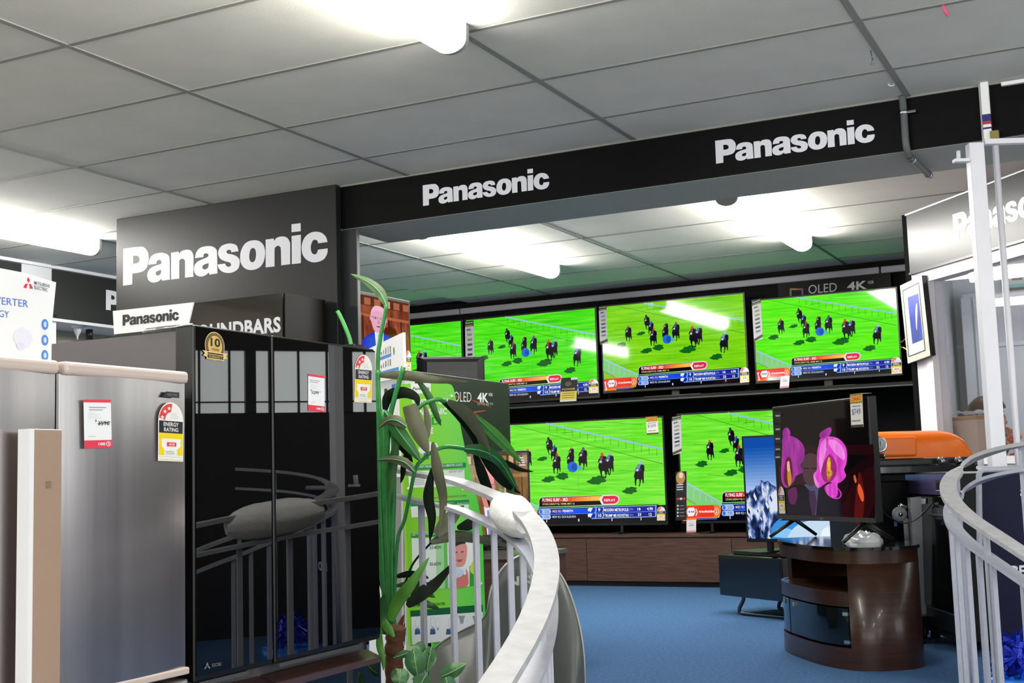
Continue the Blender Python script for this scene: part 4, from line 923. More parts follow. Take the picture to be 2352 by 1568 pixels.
stem([(910, 1450), (880, 1340), (869, 1180), (866, 1020)], 7)
stem([(930, 1340), (950, 1292), (990, 1246)], 2.6, G3, .1)
stem([(884, 1455), (893, 1330), (884, 1150), (880, 940)], 7)
stem([(775, 714), (790, 745), (806, 790), (815, 860), (822, 960), (845, 1200), (880, 1440)], 4.6, mat('stem light', '3f9a48', .35), .12)
leaf([(888, 702), (873, 672), (846, 648), (806, 629)], 24, mat('leaf tip', '4a5e34', .5, var=.4, vscale=20), 0, True)
leaf([(1028, 921), (1070, 950), (1104, 998), (1130, 1056)], 30, G2, 0, False, .3)
leaf([(1086, 950), (1135, 997), (1168, 1030), (1199, 1064)], 26, G4, 0, True)
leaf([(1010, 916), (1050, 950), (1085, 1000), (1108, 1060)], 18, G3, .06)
leaf([(1066, 1030), (1110, 1036), (1150, 1062), (1190, 1127)], 30, G1, 0, True, .4)
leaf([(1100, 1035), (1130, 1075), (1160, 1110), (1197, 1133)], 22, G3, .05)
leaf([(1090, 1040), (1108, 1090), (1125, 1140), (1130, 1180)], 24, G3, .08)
leaf([(1140, 1060), (1160, 1090), (1172, 1120), (1174, 1160)], 24, G1, .06)
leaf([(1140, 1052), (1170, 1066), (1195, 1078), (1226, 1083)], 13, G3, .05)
leaf([(1150, 1080), (1152, 1130), (1150, 1160), (1155, 1192)], 14, mat('leaf pale', '8f9c5a', .45), .1)
leaf([(868, 862), (930, 862), (1000, 872), (1078, 877)], 23, G2, 0)
leaf([(956, 868), (985, 910), (1003, 955), (1013, 978)], 17, G1, .03)
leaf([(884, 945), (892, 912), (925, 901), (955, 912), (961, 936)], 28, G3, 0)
leaf([(940, 930), (955, 975), (970, 1010), (984, 1042)], 40, G2, -.03, False, .8)
leaf([(884, 944), (915, 990), (945, 1030), (967, 1060)], 32, G1, -.04, True)
leaf([(975, 930), (982, 965), (981, 1000), (972, 1022)], 16, G2, -.02)
leaf([(934, 980), (912, 966), (890, 966), (864, 985)], 24, G2, -.05, True)
leaf([(952, 1083), (930, 1062), (900, 1054), (864, 1056)], 22, G2, -.05, True)
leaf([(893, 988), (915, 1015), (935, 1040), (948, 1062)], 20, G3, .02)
leaf([(912, 1010), (905, 1050), (898, 1110), (890, 1160)], 22, G1, -.03)
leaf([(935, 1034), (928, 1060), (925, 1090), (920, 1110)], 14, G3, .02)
leaf([(994, 1015), (1004, 1075), (1018, 1150), (1008, 1226)], 25, G2, -.1, False, .2)
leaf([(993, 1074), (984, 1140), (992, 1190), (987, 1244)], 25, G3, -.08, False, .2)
leaf([(986, 1247), (1040, 1231), (1100, 1238), (1182, 1257)], 26, G2, .12, False, .3)
leaf([(1002, 1228), (1025, 1200), (1045, 1180), (1066, 1160)], 34, G2, .12, False, .5)
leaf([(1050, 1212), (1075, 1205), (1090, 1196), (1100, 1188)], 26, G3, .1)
leaf([(896, 1425), (915, 1380), (948, 1335), (986, 1279)], 30, G4, -.25, False, .5)
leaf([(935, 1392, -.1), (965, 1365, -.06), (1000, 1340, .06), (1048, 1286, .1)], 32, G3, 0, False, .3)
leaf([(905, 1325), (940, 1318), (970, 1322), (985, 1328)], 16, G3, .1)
leaf([(910, 1345), (950, 1340), (985, 1345), (1006, 1349)], 18, G1, .12)
leaf([(930, 1360), (960, 1358), (985, 1364), (1000, 1372)], 18, G1, .14)
leaf([(930, 1375), (960, 1380), (990, 1390), (1012, 1400)], 18, G1, .14)
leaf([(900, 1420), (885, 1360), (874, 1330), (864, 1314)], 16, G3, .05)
leaf([(888, 1450), (876, 1420), (878, 1385), (884, 1364)], 24, G1, -.1, False, .6)
leaf([(893, 1455), (880, 1430), (868, 1420), (862, 1400)], 18, G4, -.1)
leaf([(873, 1440), (872, 1480), (879, 1510), (881, 1540)], 17, G4, -.15)
leaf([(905, 1462), (895, 1445), (888, 1432), (885, 1420)], 16, G4, -.15)
b = MB(); q = smooth_path([(912, 1436, 4.05), (906, 1480, 4.05), (905, 1540, 4.05), (903, 1700, 4.05)], 8); random.seed(5)
b.tube([pt(*k) for k in q], [(19 + 5 * random.random() if i else 12) * k[2] / F_PX for i, k in enumerate(q)], mat('palm trunk', '5a3520', .8, bump=.8, bscale=60, var=.35, vscale=18, stretch=(1, 1, 4)), 12); build('trunk', b, plant)
for (a0, a1, w) in (((908, 1460), (928, 1410), 14), ((900, 1465), (893, 1420), 14), ((918, 1462), (930, 1430), 10)):
    leaf([a0, ((a0[0] + a1[0]) / 2, (a0[1] + a1[1]) / 2 + 3), a1], w, mat('husk brown', '6a4028', .8, var=.3, vscale=25), 0, False, .8)
b = MB(); b.lathe([(0, 0), (.13, 0), (.17, .3), (.155, .3), (.15, .26), (0, .26)], (bp.x, bp.y, ZL), Z, mat('clay pot', '5a3a2a', .7), 28); build('pot', b, plant)
# low leafy plant at the foot of the palm
bp2 = pt(990, 1700, 3.75)
ivy = thing('leafy_plant', (bp2.x, bp2.y, ZL), 'low plant with broad veined green leaves, at the bottom edge before the palm trunk', 'plant')
GI = ramp_mat('veined leaf', [(.3, '1d4a26'), (.52, '3c7040'), (.62, '86aa78'), (.7, '2c5e34')], noise=16, stretch=(1, 1, 1), rough=.5, coord='Object')
def broad(u, v, w, h, ang, t, m=GI, tilt=.3):
    c = pt(u, v, t); ca, sa = math.cos(ang), math.sin(ang); s = t / F_PX; b = MB(); rows = []
    for i in range(9):
        f = i / 8; y = (f - .5) * h; hw = w / 2 * (math.sin(math.pi * min(f * .92 + .08, 1)) ** .7) * (1.15 - .4 * f)
        rows.append([c + (CR * (x * hw * ca - y * sa) + CU * (x * hw * sa + y * ca)) * s + CF * (abs(x) * hw * .25 + (f - .5) ** 2 * h * tilt) * s for x in (-1, -.5, 0, .5, 1)])
    b.grid(rows, m, True); b.grid([[p + CF * .0012 for p in r[::-1]] for r in rows], m, True); b.tube([r[2] - CF * .001 for r in rows], .0011, mat('leaf vein', '9cbc8c', .5), 5); build('leaf', b, ivy)
for L_ in ((955, 1527, 52, 66, 3.3, 3.75), (985, 1516, 34, 60, 2.95, 3.8), (962, 1498, 50, 34, 4.2, 3.82), (922, 1504, 18, 40, 1.9, 3.8), (1042, 1540, 36, 66, 5.2, 3.7), (918, 1558, 44, 44, 3.1, 3.7), (965, 1572, 40, 50, 2.6, 3.7), (1030, 1580, 40, 50, 3.4, 3.65)): broad(*L_)
for u, v in ((955, 1500), (985, 1495), (1030, 1550), (918, 1545), (935, 1500)):
    b = MB(); q = smooth_path([(u, v, 3.8), ((u + 985) / 2, v + 50, 3.82), (985, 1640, 3.8), (990, 1750, 3.8)], 5); b.tube([pt(*k) for k in q], .003, GS, 6); build('stem', b, ivy)
b = MB(); r = pt(990, 1755, 3.8); b.lathe([(0, 0), (.09, 0), (.12, r.z - ZL), (.11, r.z - ZL), (0, r.z - ZL - .02)], (r.x, r.y, ZL), Z, mat('grey pot', '55555a', .6), 24); build('pot', b, ivy)

# ================================================================ white display stand and information board behind the palm
def slab(name, pts, ts, lab, cat, m, depth=.02, down=None):
    """upright board through picture points; ts = distances of the left and right edge"""
    A_, B_ = pt(*pts[0], ts[0]), pt(*pts[1], ts[1])                # bottom-left, bottom-right
    R_ = B_ - A_; R_.z = 0; R_.normalize(); N = R_.cross(Z)
    if N.dot(A_) > 0: N = -N
    q = [on(u, v, A_, N) for u, v in pts]
    if down is not None: q[0] = V((q[0].x, q[0].y, down)); q[1] = V((q[1].x, q[1].y, down))
    b = MB(); b.prism(q, -N * depth, m); o = build(name, b, label=lab, cat=cat)
    return o, A_, R_, N
o, A_, R_, N = slab('display_cabinet', [(846, 1445), (931, 1478), (929, 868), (846, 872)], (5.3, 5.05), 'tall narrow white display unit with small coloured labels, between the palm and the green poster', 'display stand', M_PAPER, .05, down=ZF)
a = Art(A_, R_, Z, N)
a.pxpoly([(906, 1480), (931, 1480), (929, 1095), (908, 1095)], pr('8d8b8c'), 1); a.pxpoly([(924, 1480), (928, 1480), (926, 1095), (922, 1095)], pr('c9c8c8'), 2)
for pts, c in (([(883, 893), (890, 892), (890, 908), (883, 909)], '1e1e24'), ([(900, 883), (913, 880), (913, 900), (900, 903)], '5a78d8'), ([(914, 884), (921, 882), (921, 902), (914, 905)], 'c03048')): a.pxpoly(pts, pr(c), 1)
absorb(o, a.mb)
o, A_, R_, N = slab('information_board', [(846, 872), (928, 868), (925, 763), (846, 801)], (5.32, 4.98), 'white board with blue bar charts standing on the narrow white display unit', 'sign', M_PAPER, .012, down=pt(928, 868, 5.05).z)
a = Art(A_, R_, Z, N)
for y in (822, 852):
    a.pxpoly([(866, y + 8), (899, y - 4), (899, y - 12), (866, y + 1)], pr('3d86d8'), 1) if y == 822 else a.pxpoly([(873, y + 9), (916, y - 3), (916, y - 10), (873, y + 2)], pr('3d86d8'), 1)
    for k in range(6):
        x = 870 + 5.2 * k; h = [6, 8, 11, 14, 16, 15][k]; a.pxpoly([(x, y - 4 - k * 1.7), (x + 1.8, y - 4.5 - k * 1.7), (x + 1.8, y - 4.5 - k * 1.7 - h), (x, y - 4 - k * 1.7 - h)], pr('4a4e54' if k % 2 else '8a9098'), 1)
c = on(905, 806, A_, N); cc = c - A_; a.ell(cc.dot(R_), cc.z, .008, .017, pr('5e9440'), 1)
absorb(o, a.mb)

# ================================================================ green poster stand
A_, B_ = pt(941, 1482, 4.75), pt(1113, 1450, 5.1)
R_ = B_ - A_; R_.z = 0; R_.normalize(); N = R_.cross(Z)
if N.dot(A_) > 0: N = -N
out = smooth_path([(943, 1484), (938, 1350), (929, 1100), (921, 882)], 3) + smooth_path([(921, 882), (990, 879), (1028, 881), (1040, 888), (1047, 915), (1062, 1000), (1085, 1100), (1106, 1200), (1111, 1300), (1116, 1455)], 3)[1:]
M_POST = ramp_mat('poster green', [(0, '7cc414'), (.35, '86d82c'), (.7, '7ade50'), (1, '4cd848')], 0, .45)
b = MB(); b.prism([on(u, v, A_, N) for u, v in out], -N * .012, M_POST)
o = build('poster_stand', b, label='bright green cut-out poster stand about light bulbs, behind the left railing', cat='poster')
a = Art(A_, R_, Z, N); dg, wh = pr('0a8a4c'), pr('f0f5ee')
a.pxpoly([(943, 881), (989, 879), (989, 902), (943, 905)], wh, 1)
atext(a, 'Panasonic', (948, 896), (986, 894), 7, pr('1c1c1c'), 2, .015)
atext(a, 'SWITCH ON', (946, 932), (1028, 928), 15, wh, 1, .03); atext(a, 'PANASONIC', (946, 955), (1026, 951), 15, wh, 1, .03); atext(a, 'LED', (956, 977), (1014, 974), 17, dg, 1, .005); atext(a, '& SAVE', (946, 999), (995, 996), 15, wh, 1, .03)
a.pxpoly([(960, 1036), (965, 1020), (985, 1014), (1003, 1018), (1008, 1030), (996, 1042), (975, 1046)], pr('e8f4e4'), 1); a.pxpoly([(972, 1040), (985, 1038), (984, 1054), (974, 1054)], pr('3a70b0'), 2)
def hdr(v0, v1, u0, u1, l=1): a.pxpoly([(u0, v0 + 3), (u1, v0 - 4), (u1, v1 - 4), (u0, v1 + 3)], dg, l)
hdr(1066, 1077, 936, 1070); atext(a, 'REASONS WHY PANASONIC LED IS A SMARTER CHOICE', (940, 1076), (1062, 1070), 6.5, wh, 2, .01)
a.pxpoly([(937, 1082), (1066, 1078), (1068, 1116), (939, 1120)], wh, 1); atext(a, 'INSTANT LIGHT', (1031, 1086), (1063, 1084), 6, pr('7a7a74'), 2, 0)
for k in range(5): a.pxpoly([(943, 1096 + 4 * k), (975, 1095 + 4 * k), (975, 1096.2 + 4 * k), (943, 1097.2 + 4 * k)], pr('8c8f88'), 2); a.pxpoly([(992, 1095 + 4 * k), (1020, 1094 + 4 * k), (1020, 1095.2 + 4 * k), (992, 1096.2 + 4 * k)], pr('9c9f98'), 2)
c = on(1060, 1110, A_, N) - A_; a.ell(c.dot(R_), c.z, .013, .012, pr('7aa0d0'), 2); a.ell(c.dot(R_) + .004, c.z - .017, .007, .012, pr('e2e8ea'), 3)
atext(a, 'INTERNATIONAL AWARENESS GUIDES', (985, 1146), (1072, 1140), 4.5, pr('8a7a20'), 1, 0)
hdr(1151, 1160, 942, 1077); a.pxpoly([(943, 1163), (1076, 1158), (1077, 1182), (945, 1188)], wh, 1); a.pxpoly([(1000, 1160), (1030, 1159), (1031, 1184), (1001, 1186)], pr('c8e8b8'), 2)
for u, s in ((952, 'Lamp Type'), (1018, 'Equivalent to'), (1050, 'Energy Saving')): atext(a, s, (u, 1158), (u + 24, 1156), 4, wh, 2, 0)
hdr(1221, 1231, 944, 1100); atext(a, 'LED V TRADITIONAL BRIGHTNESS', (946, 1230), (1024, 1226), 6.5, wh, 2, .01)
a.pxpoly([(945, 1236), (1026, 1234), (1028, 1350), (948, 1356)], pr('e4ece0'), 1); a.pxpoly([(1000, 1234), (1018, 1234), (1021, 1351), (1002, 1352)], pr('a8dca0'), 2); a.pxpoly([(1018, 1233), (1026, 1233), (1028, 1350), (1021, 1351)], pr('6ac05a'), 2)
for v, s in ((1258, '33-40W'), (1296, '50-60W'), (1336, '70-75W')):
    atext(a, s, (986, v + 3), (1013, v + 2), 8, pr('2c3428'), 3, .005); c = on(977, v - 4, A_, N) - A_; a.ell(c.dot(R_), c.z, .011, .014, pr('cdd4ca'), 2); a.ell(c.dot(R_), c.z, .0085, .0115, pr('eef2ea'), 2.5)
a.pxpoly([(1027, 1246), (1098, 1243), (1101, 1344), (1029, 1350)], pr('f2f4ee'), 1)
a.pxpoly([(1078, 1300), (1100, 1290), (1101, 1345), (1078, 1346)], pr('2ca428'), 2); a.pxpoly(spline([(1080, 1300), (1090, 1280), (1098, 1285), (1098, 1310), (1088, 1318), (1080, 1312)], 4), pr('c8dc60'), 2.5)
a.pxpoly(spline([(1036, 1290), (1033, 1262), (1042, 1246), (1056, 1243), (1070, 1250), (1072, 1270), (1067, 1295), (1055, 1302), (1042, 1298)], 4), pr('e09a90'), 3); a.pxpoly(spline([(1034, 1276), (1032, 1256), (1044, 1243), (1060, 1241), (1069, 1247), (1056, 1250), (1044, 1257), (1040, 1276), (1036, 1284)], 4), pr('20322c'), 3.5)
a.pxpoly([(1044, 1267), (1050, 1266), (1050, 1269), (1044, 1270)], pr('7a3a3a'), 3.6); a.pxpoly([(1058, 1266), (1064, 1265), (1064, 1268), (1058, 1269)], pr('7a3a3a'), 3.6); a.pxpoly([(1048, 1285), (1062, 1284), (1058, 1290), (1051, 1290)], pr('b04a48'), 3.6)
a.pxpoly(spline([(1029, 1316), (1040, 1300), (1054, 1304), (1070, 1316), (1074, 1345), (1029, 1349, 1)], 4), pr('cfdcec'), 2.6); a.pxpoly(spline([(1042, 1330), (1052, 1326), (1062, 1320), (1068, 1305), (1074, 1318), (1072, 1346), (1040, 1348)], 4), pr('d87a6e'), 4); a.pxpoly([(1062, 1300), (1068, 1299), (1070, 1318), (1064, 1320)], pr('eef0f4'), 4.4)
atext(a, 'PANASONIC LED LAMP CAP & ION TYPES', (945, 1394), (1022, 1389), 6.5, pr('12401c'), 1, .01)
a.pxpoly([(942, 1402), (1108, 1388), (1109, 1404), (943, 1416)], pr('085c30'), 1); a.pxpoly([(944, 1416), (1108, 1405), (1109, 1462), (946, 1480)], pr('e9ebe8'), 1)
for u, v in ((958, 1430), (993, 1428), (1005, 1430), (1034, 1430)):
    c = on(u, v, A_, N) - A_; a.ell(c.dot(R_), c.z, .012, .02, pr('b4b4b4'), 2); a.ell(c.dot(R_), c.z, .0108, .0186, pr('eceeea'), 2.5); a.ell(c.dot(R_), c.z - .022, .006, .008, pr('a6a6a8'), 2)
for u in (1060, 1092): a.pxpoly([(u - 8, 1414), (u + 8, 1413), (u + 5, 1422), (u + 3, 1432), (u - 3, 1432), (u - 5, 1422)], pr('9a9c9a'), 2)
for u in (993, 958, 1030): a.pxpoly([(u - 6, 1454), (u - 5, 1444), (u + 5, 1443), (u + 7, 1453), (u + 6, 1456), (u - 6, 1457)], pr('3c5c80'), 2)
absorb(o, a.mb)
for u, v in ((1036, 910), (1080, 1118), (937, 1122), (1103, 1340), (937, 893)):
    c = on(u, v, A_, N); b = MB(); b.ball(c + N * .003, .0065, .0065, .0065, M_WHITE); build('stud', b, o)
b = MB(); e0 = on(943, 1484, A_, N); e1 = on(1116, 1455, A_, N); b.obox(V(((e0.x + e1.x) / 2, (e0.y + e1.y) / 2, (ZF + min(e0.z, e1.z)) / 2 + .02)) - N * .02, R_, N, Z, .16, .012, min(e0.z, e1.z) - ZF + .04, M_POST); b.obox(V(((e0.x + e1.x) / 2, (e0.y + e1.y) / 2, ZF + .01)) - N * .1, R_, N, Z, .2, .2, .02, M_PAPER); build('base', b, o)

# ================================================================ curled grey sheet between railing and cabinet
M_SHEET = mat('smoky sheet', '5a5e5c', .4, var=.18, vscale=5, alpha=.9, bump=.1, bscale=6)
top = [(948, 1560, 3.62), (975, 1518, 3.6), (1010, 1478, 3.55), (1060, 1448, 3.5), (1100, 1428, 3.45), (1118, 1406, 3.3), (1130, 1345, 3.3), (1160, 1298, 3.4), (1205, 1273, 3.55), (1255, 1285, 3.5), (1296, 1332, 3.42), (1325, 1410, 3.36), (1340, 1490, 3.32), (1344, 1580, 3.3)]
fw = [(1010, 1640, 3.4), (1030, 1610, 3.35), (1050, 1600, 3.3), (1075, 1595, 3.25), (1095, 1590, 3.2), (1112, 1590, 3.16), (1128, 1590, 3.2), (1150, 1590, 3.3), (1190, 1590, 3.45), (1235, 1590, 3.42), (1270, 1595, 3.34), (1295, 1600, 3.28), (1310, 1610, 3.24), (1316, 1640, 3.22)]
top = [(u, v, t + .8) for u, v, t in top]; fw = [(u, v, t + .75) for u, v, t in fw]
ta_, fa_ = smooth_path(top, 5), smooth_path(fw, 5)
rows = []
for q0, q1 in zip(ta_, fa_):
    a_, b_ = pt(*q0), pt(*q1); c_ = V((b_.x, b_.y, ZL + .02)); r = []
    for i in range(7): r.append(a_.lerp(b_, i / 6))
    r.append(c_); rows.append(r)
b = MB(); b.grid(rows, M_SHEET, True)
o = build('curled_sheet', b, label='large curled smoky grey plastic sheet standing behind the left railing', cat='sheet')
md = o.modifiers.new('thickness', 'SOLIDIFY'); md.thickness = .004
b = MB(); b.tube([pt(*q) for q in ta_], .0035, mat('sheet edge', '9a9c98', .3), 6); build('rim', b, o)
k0 = 5 * 9 + 2
A_ = pt(1205, 1420, 4.0); N = -V((CF.x, CF.y, 0)).normalized(); a = Art(A_, N.cross(Z) * -1, Z, N)
atext(a, 'NSS', (1166, 1348), (1230, 1338), 22, pr('a8a59c'), 0, .03); build('lettering', a.mb, o)

# ================================================================ oval walnut TV stand with the orchid set
L0 = onz(1782, 1482, ZF); dS = V((.57, -.82, 0)).normalized(); nS = V((.82, .57, 0)).normalized()
ax, by, ex = .455, .235, 2.7
CS = V((L0.x, L0.y, 0)) + dS * .43 + nS * .2
ztop = pt(1930, 1248, 5.55).z
def oval(th, k=1.0, a_=None, b_=None):
    c, s_ = math.cos(th), math.sin(th)
    return CS + dS * ((a_ or ax) * k * math.copysign(abs(c) ** (2 / ex), c)) + nS * ((b_ or by) * k * math.copysign(abs(s_) ** (2 / ex), s_))
def ring(k, z, t0=0, t1=2 * math.pi, n=72): return [oval(t0 + (t1 - t0) * i / n, k) + Z * z for i in range(n + (0 if abs(t1 - t0 - 2 * math.pi) < 1e-6 else 1))]
st = thing('television_stand', (CS.x, CS.y, ZF), 'walnut oval television stand with smoked glass doors, carrying the orchid television', 'stand')
def disc(k, z0, z1, m, bm=None):
    b = bm or MB(); r = ring(k, 0); b.prism([p + Z * z0 for p in r], (0, 0, z1 - z0), m, None, True); return b
build('plinth', disc(1.0, ZF, ZF + .09, M_WALNUT), st)
zs = ztop - .19
# front opening: angle range of the oval that faces -nS
tA_, tB_ = math.pi * 1.13, math.pi * 1.80
def wall(t0, t1, z0, z1, th=.022, m=M_WALNUT, k=1.0):
    b = MB(); o_ = ring(k, 0, t0, t1, 40); i_ = ring(k - th / .33, 0, t0, t1, 40)
    rows = [[p + Z * z0 for p in o_], [p + Z * z1 for p in o_], [p + Z * z1 for p in i_], [p + Z * z0 for p in i_], [p + Z * z0 for p in o_]]
    b.grid(rows, m, False); b.quad([o_[0] + Z * z0, i_[0] + Z * z0, i_[0] + Z * z1, o_[0] + Z * z1], m); b.quad([o_[-1] + Z * z0, i_[-1] + Z * z0, i_[-1] + Z * z1, o_[-1] + Z * z1], m)
    for f in range(len(b.sm)): b.sm[f] = False
    return b
w = wall(tB_ - 2 * math.pi, tA_, ZF + .09, ztop - .07); w.sm = [True] * len(w.sm); build('curved_panel', w, st)
build('top_rim', disc(1.0, ztop - .07, ztop - .014, M_WALNUT), st)
build('shelf', disc(.97, zs - .035, zs, M_WALNUT), st)
build('glass_top', disc(1.03, ztop - .014, ztop, M_BLACKG), st)
b = wall(tA_, tB_, zs - .06, zs + .002, .02, M_WALNUT, 1.0); build('rail', b, st)
M_SMOKE = mat('smoked glass', '0a1214', .05, spec=.4, coat=.2)
tm = tA_ + (tB_ - tA_) * .46
for k, (t0, t1) in enumerate(((tA_ + .02, tm - .015), (tm + .015, tB_ - .02))):
    b = wall(t0, t1, ZF + .10, zs - .068, .006, M_SMOKE, .985); d = build('door', b, st)
    th = t1 - .12 if k == 0 else t0 + .12
    b = MB(); p = oval(th, .995); b.obox(p + Z * (zs - .085), (oval(th + .02) - oval(th)).normalized(), -nS, Z, .02, .012, .02, M_CHROME); build('knob', b, d)
    for zz in (ZF + .115, zs - .09):
        th = t0 + .05 if k == 0 else t1 - .04
        b = MB(); p = oval(th, .995); b.obox(p + Z * zz, (oval(th + .02) - oval(th)).normalized(), -nS, Z, .025, .01, .014, M_CHROME); build('hinge', b, d)
def orchid(a):
    a.rect(0, 0, 1, 1, em('060305'), 0)
    for i in range(14):
        k = i / 13; a.pxpoly([(1790, 1195 - 170 * k * 0 - 12 * i * .0), (1790, 1195), (2010, 1197), (2010, 1100 - 3 * i)], em(lerpc('1c040a', '0a0204', k)), .2) if i == 0 else None
    a.pxpoly(spline([(1880, 1195, 1), (1930, 1110), (1975, 1060), (2008, 1040, 1), (2009, 1195, 1)], 5), em('16040a'), .4); a.pxpoly(spline([(1920, 1195, 1), (1955, 1120), (1985, 1080), (2008, 1070, 1), (2009, 1150), (1990, 1195, 1)], 5), em('26060c'), .6)
    a.pxpoly(spline([(1962, 1195), (1970, 1100), (1976, 1085), (1984, 1120), (1986, 1150), (1980, 1195)], 4), em('541010'), .8); a.pxpoly(spline([(1970, 1125), (1974, 1110), (1983, 1130), (1984, 1150), (1978, 1148)], 4), em('e05a30'), 1); a.pxpoly(spline([(1961, 1095), (1964, 1090), (1968, 1105), (1964, 1108)], 4), em('d06020'), 1)
    a.pxpoly([(1790, 1025), (2006, 1020), (2007, 1045), (1790, 1040)], em('200409'), .5); a.pxpoly([(1790, 1070), (1850, 1060), (1850, 1110), (1790, 1120)], em('2c0a1c'), .5)
    f = lambda pts: [(1640 + x / 2.28, 880 + y / 2.28) + tuple(r) for x, y, *r in pts]
    pk = ramp_mat('orchid petal', [(.25, 'a01c9c'), (.5, 'd838c4'), (.75, 'f27ae2')], noise=9, stretch=(2.2, 2.2, .8), rough=.09, emit=1, coord='Object'); lt = ramp_mat('orchid petal light', [(.25, 'd648c6'), (.7, 'f69aec')], noise=9, stretch=(2.2, 2.2, .8), rough=.09, emit=1, coord='Object'); dp = ramp_mat('orchid heart', [(.3, '6a0a48'), (.7, 'b01a80')], noise=12, rough=.09, emit=1, coord='Object'); yl = ramp_mat('orchid yellow', [(.35, 'a04a20'), (.6, 'f0b830')], noise=30, rough=.09, emit=1, coord='Object'); pk2 = ramp_mat('orchid petal dim', [(.25, '6a1470'), (.5, '9a2494'), (.75, 'c040b4')], noise=9, stretch=(2.2, 2.2, .8), rough=.09, emit=1, coord='Object')
    # dim reflection of a suited man, painted into the lit screen
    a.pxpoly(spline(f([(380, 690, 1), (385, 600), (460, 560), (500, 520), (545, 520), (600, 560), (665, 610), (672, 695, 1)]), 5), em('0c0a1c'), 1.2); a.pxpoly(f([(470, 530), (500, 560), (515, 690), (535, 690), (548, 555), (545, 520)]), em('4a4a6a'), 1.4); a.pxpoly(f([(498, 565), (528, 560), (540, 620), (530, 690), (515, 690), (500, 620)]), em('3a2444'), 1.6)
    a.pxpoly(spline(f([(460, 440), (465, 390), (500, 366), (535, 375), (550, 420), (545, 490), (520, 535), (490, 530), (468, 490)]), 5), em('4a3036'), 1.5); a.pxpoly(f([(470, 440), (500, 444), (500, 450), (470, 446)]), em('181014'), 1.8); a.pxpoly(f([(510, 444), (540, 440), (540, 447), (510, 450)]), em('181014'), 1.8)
    a.pxpoly(spline(f([(358, 350), (360, 285), (395, 272), (450, 300), (476, 345), (470, 400), (455, 430), (465, 465), (430, 485), (420, 512), (390, 545), (365, 535), (352, 480)]), 4), pk2, 2); a.pxpoly(spline(f([(362, 245), (385, 232), (402, 262), (380, 290), (362, 280)]), 4), pk2, 2.2)
    a.pxpoly(spline(f([(378, 400), (400, 390), (412, 450), (408, 520), (385, 540), (366, 500)]), 4), em('600a30'), 2.4); a.pxpoly(spline(f([(385, 470), (398, 440), (408, 510), (392, 538)]), 4), em('c08a20'), 2.6); a.pxpoly(spline(f([(390, 560), (430, 545), (438, 590), (425, 632), (400, 628), (392, 600)]), 4), em('5a1850'), 2.2); a.pxpoly(spline(f([(384, 415), (395, 410), (398, 455), (386, 460)]), 4), em('e0b0a0'), 2.7)
    a.pxpoly(spline(f([(560, 285), (555, 262), (590, 236), (612, 231), (616, 252), (596, 282)]), 4), pk2, 2)
    a.pxpoly(spline(f([(560, 288), (600, 278), (650, 288), (685, 322), (698, 365), (694, 420), (682, 452), (692, 485), (668, 515), (640, 524), (600, 518), (575, 532), (548, 548), (530, 522), (523, 475), (540, 450), (540, 370), (550, 320)]), 4), pk, 2)
    a.pxpoly(spline(f([(600, 300), (640, 300), (680, 345), (685, 400), (650, 380), (615, 340)]), 4), lt, 2.3); a.pxpoly(spline(f([(552, 400), (560, 320), (585, 290), (590, 340), (575, 400), (560, 470)]), 4), lt, 2.3)
    a.pxpoly(spline(f([(592, 385), (612, 372), (640, 420), (640, 480), (612, 515), (580, 515), (563, 470), (575, 415)]), 4), dp, 2.5); a.pxpoly(spline(f([(600, 390), (612, 400), (612, 450), (622, 470), (600, 514), (590, 450)]), 4), yl, 2.8); a.pxpoly(f([(592, 285), (596, 285), (594, 340), (590, 340)]), dp, 2.6)
    a.pxpoly(spline(f([(580, 545), (600, 528), (645, 520), (648, 545), (668, 570), (666, 595), (645, 606), (612, 596), (590, 575)]), 4), pk, 2.2); a.pxpoly(spline(f([(650, 555), (662, 575), (656, 596), (640, 598), (650, 580)]), 4), em('2a0620'), 2.4)
    a.pxpoly(spline(f([(545, 548), (528, 520), (522, 478), (536, 500), (552, 530)]), 4), lt, 2.6)
    for k, (y0, h) in enumerate(((945, 26), (976, 18), (998, 20), (1022, 12), (1040, 14))): a.pxpoly([(1779, y0), (1795, y0 - 1), (1796, y0 + h), (1780, y0 + h)], em('1c1c1e'), 3); a.pxpoly([(1782, y0 + 8), (1792, y0 + 7.5), (1792, y0 + 11), (1782, y0 + 11.5)], em('8a8a8c'), 3.5)
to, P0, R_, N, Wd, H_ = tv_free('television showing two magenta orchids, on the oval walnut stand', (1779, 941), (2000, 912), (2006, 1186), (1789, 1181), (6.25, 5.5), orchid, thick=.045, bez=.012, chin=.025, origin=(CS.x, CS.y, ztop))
MT = mat('graphite bezel', '3a3b3d', .4)
b = MB(); b.obox(P0 + R_ * (Wd / 2) - Z * .014 + N * .002, R_, N, Z, Wd + .02, .006, .02, MT); c = P0 + R_ * (Wd / 2) - Z * .014; build('lower_trim', b, to)
a = Art(c - R_ * .012 - Z * .005, R_, Z, N, base=.006); a.ell(.004, .005, .005, .005, pr('9a9a9c'), 1); a.text('LG', .011, .001, .014, .008, pr('9a9a9c'), 1, .01); build('badge', a.mb, to)
for f in (.14, .88):
    c = P0 + R_ * (Wd * f) - Z * .025 - N * .02
    for sgn in (-1, 1):
        b = MB(); e = c + N * (.13 * sgn) + R_ * (.02 * (1 if f > .5 else -1)); b.tube([c, V((c.x, c.y, c.z)).lerp(V((e.x, e.y, ztop + .008)), .5), V((e.x, e.y, ztop + .008))], [.011, .009, .008], M_PLASTIC, 8); build('leg', b, to)
a = Art(*[P0 + R_ * .012 + Z * .002, R_ * .058, Z * .135], N, base=.004); energy_label(a, '35'); build('energy_label', a.mb, to)
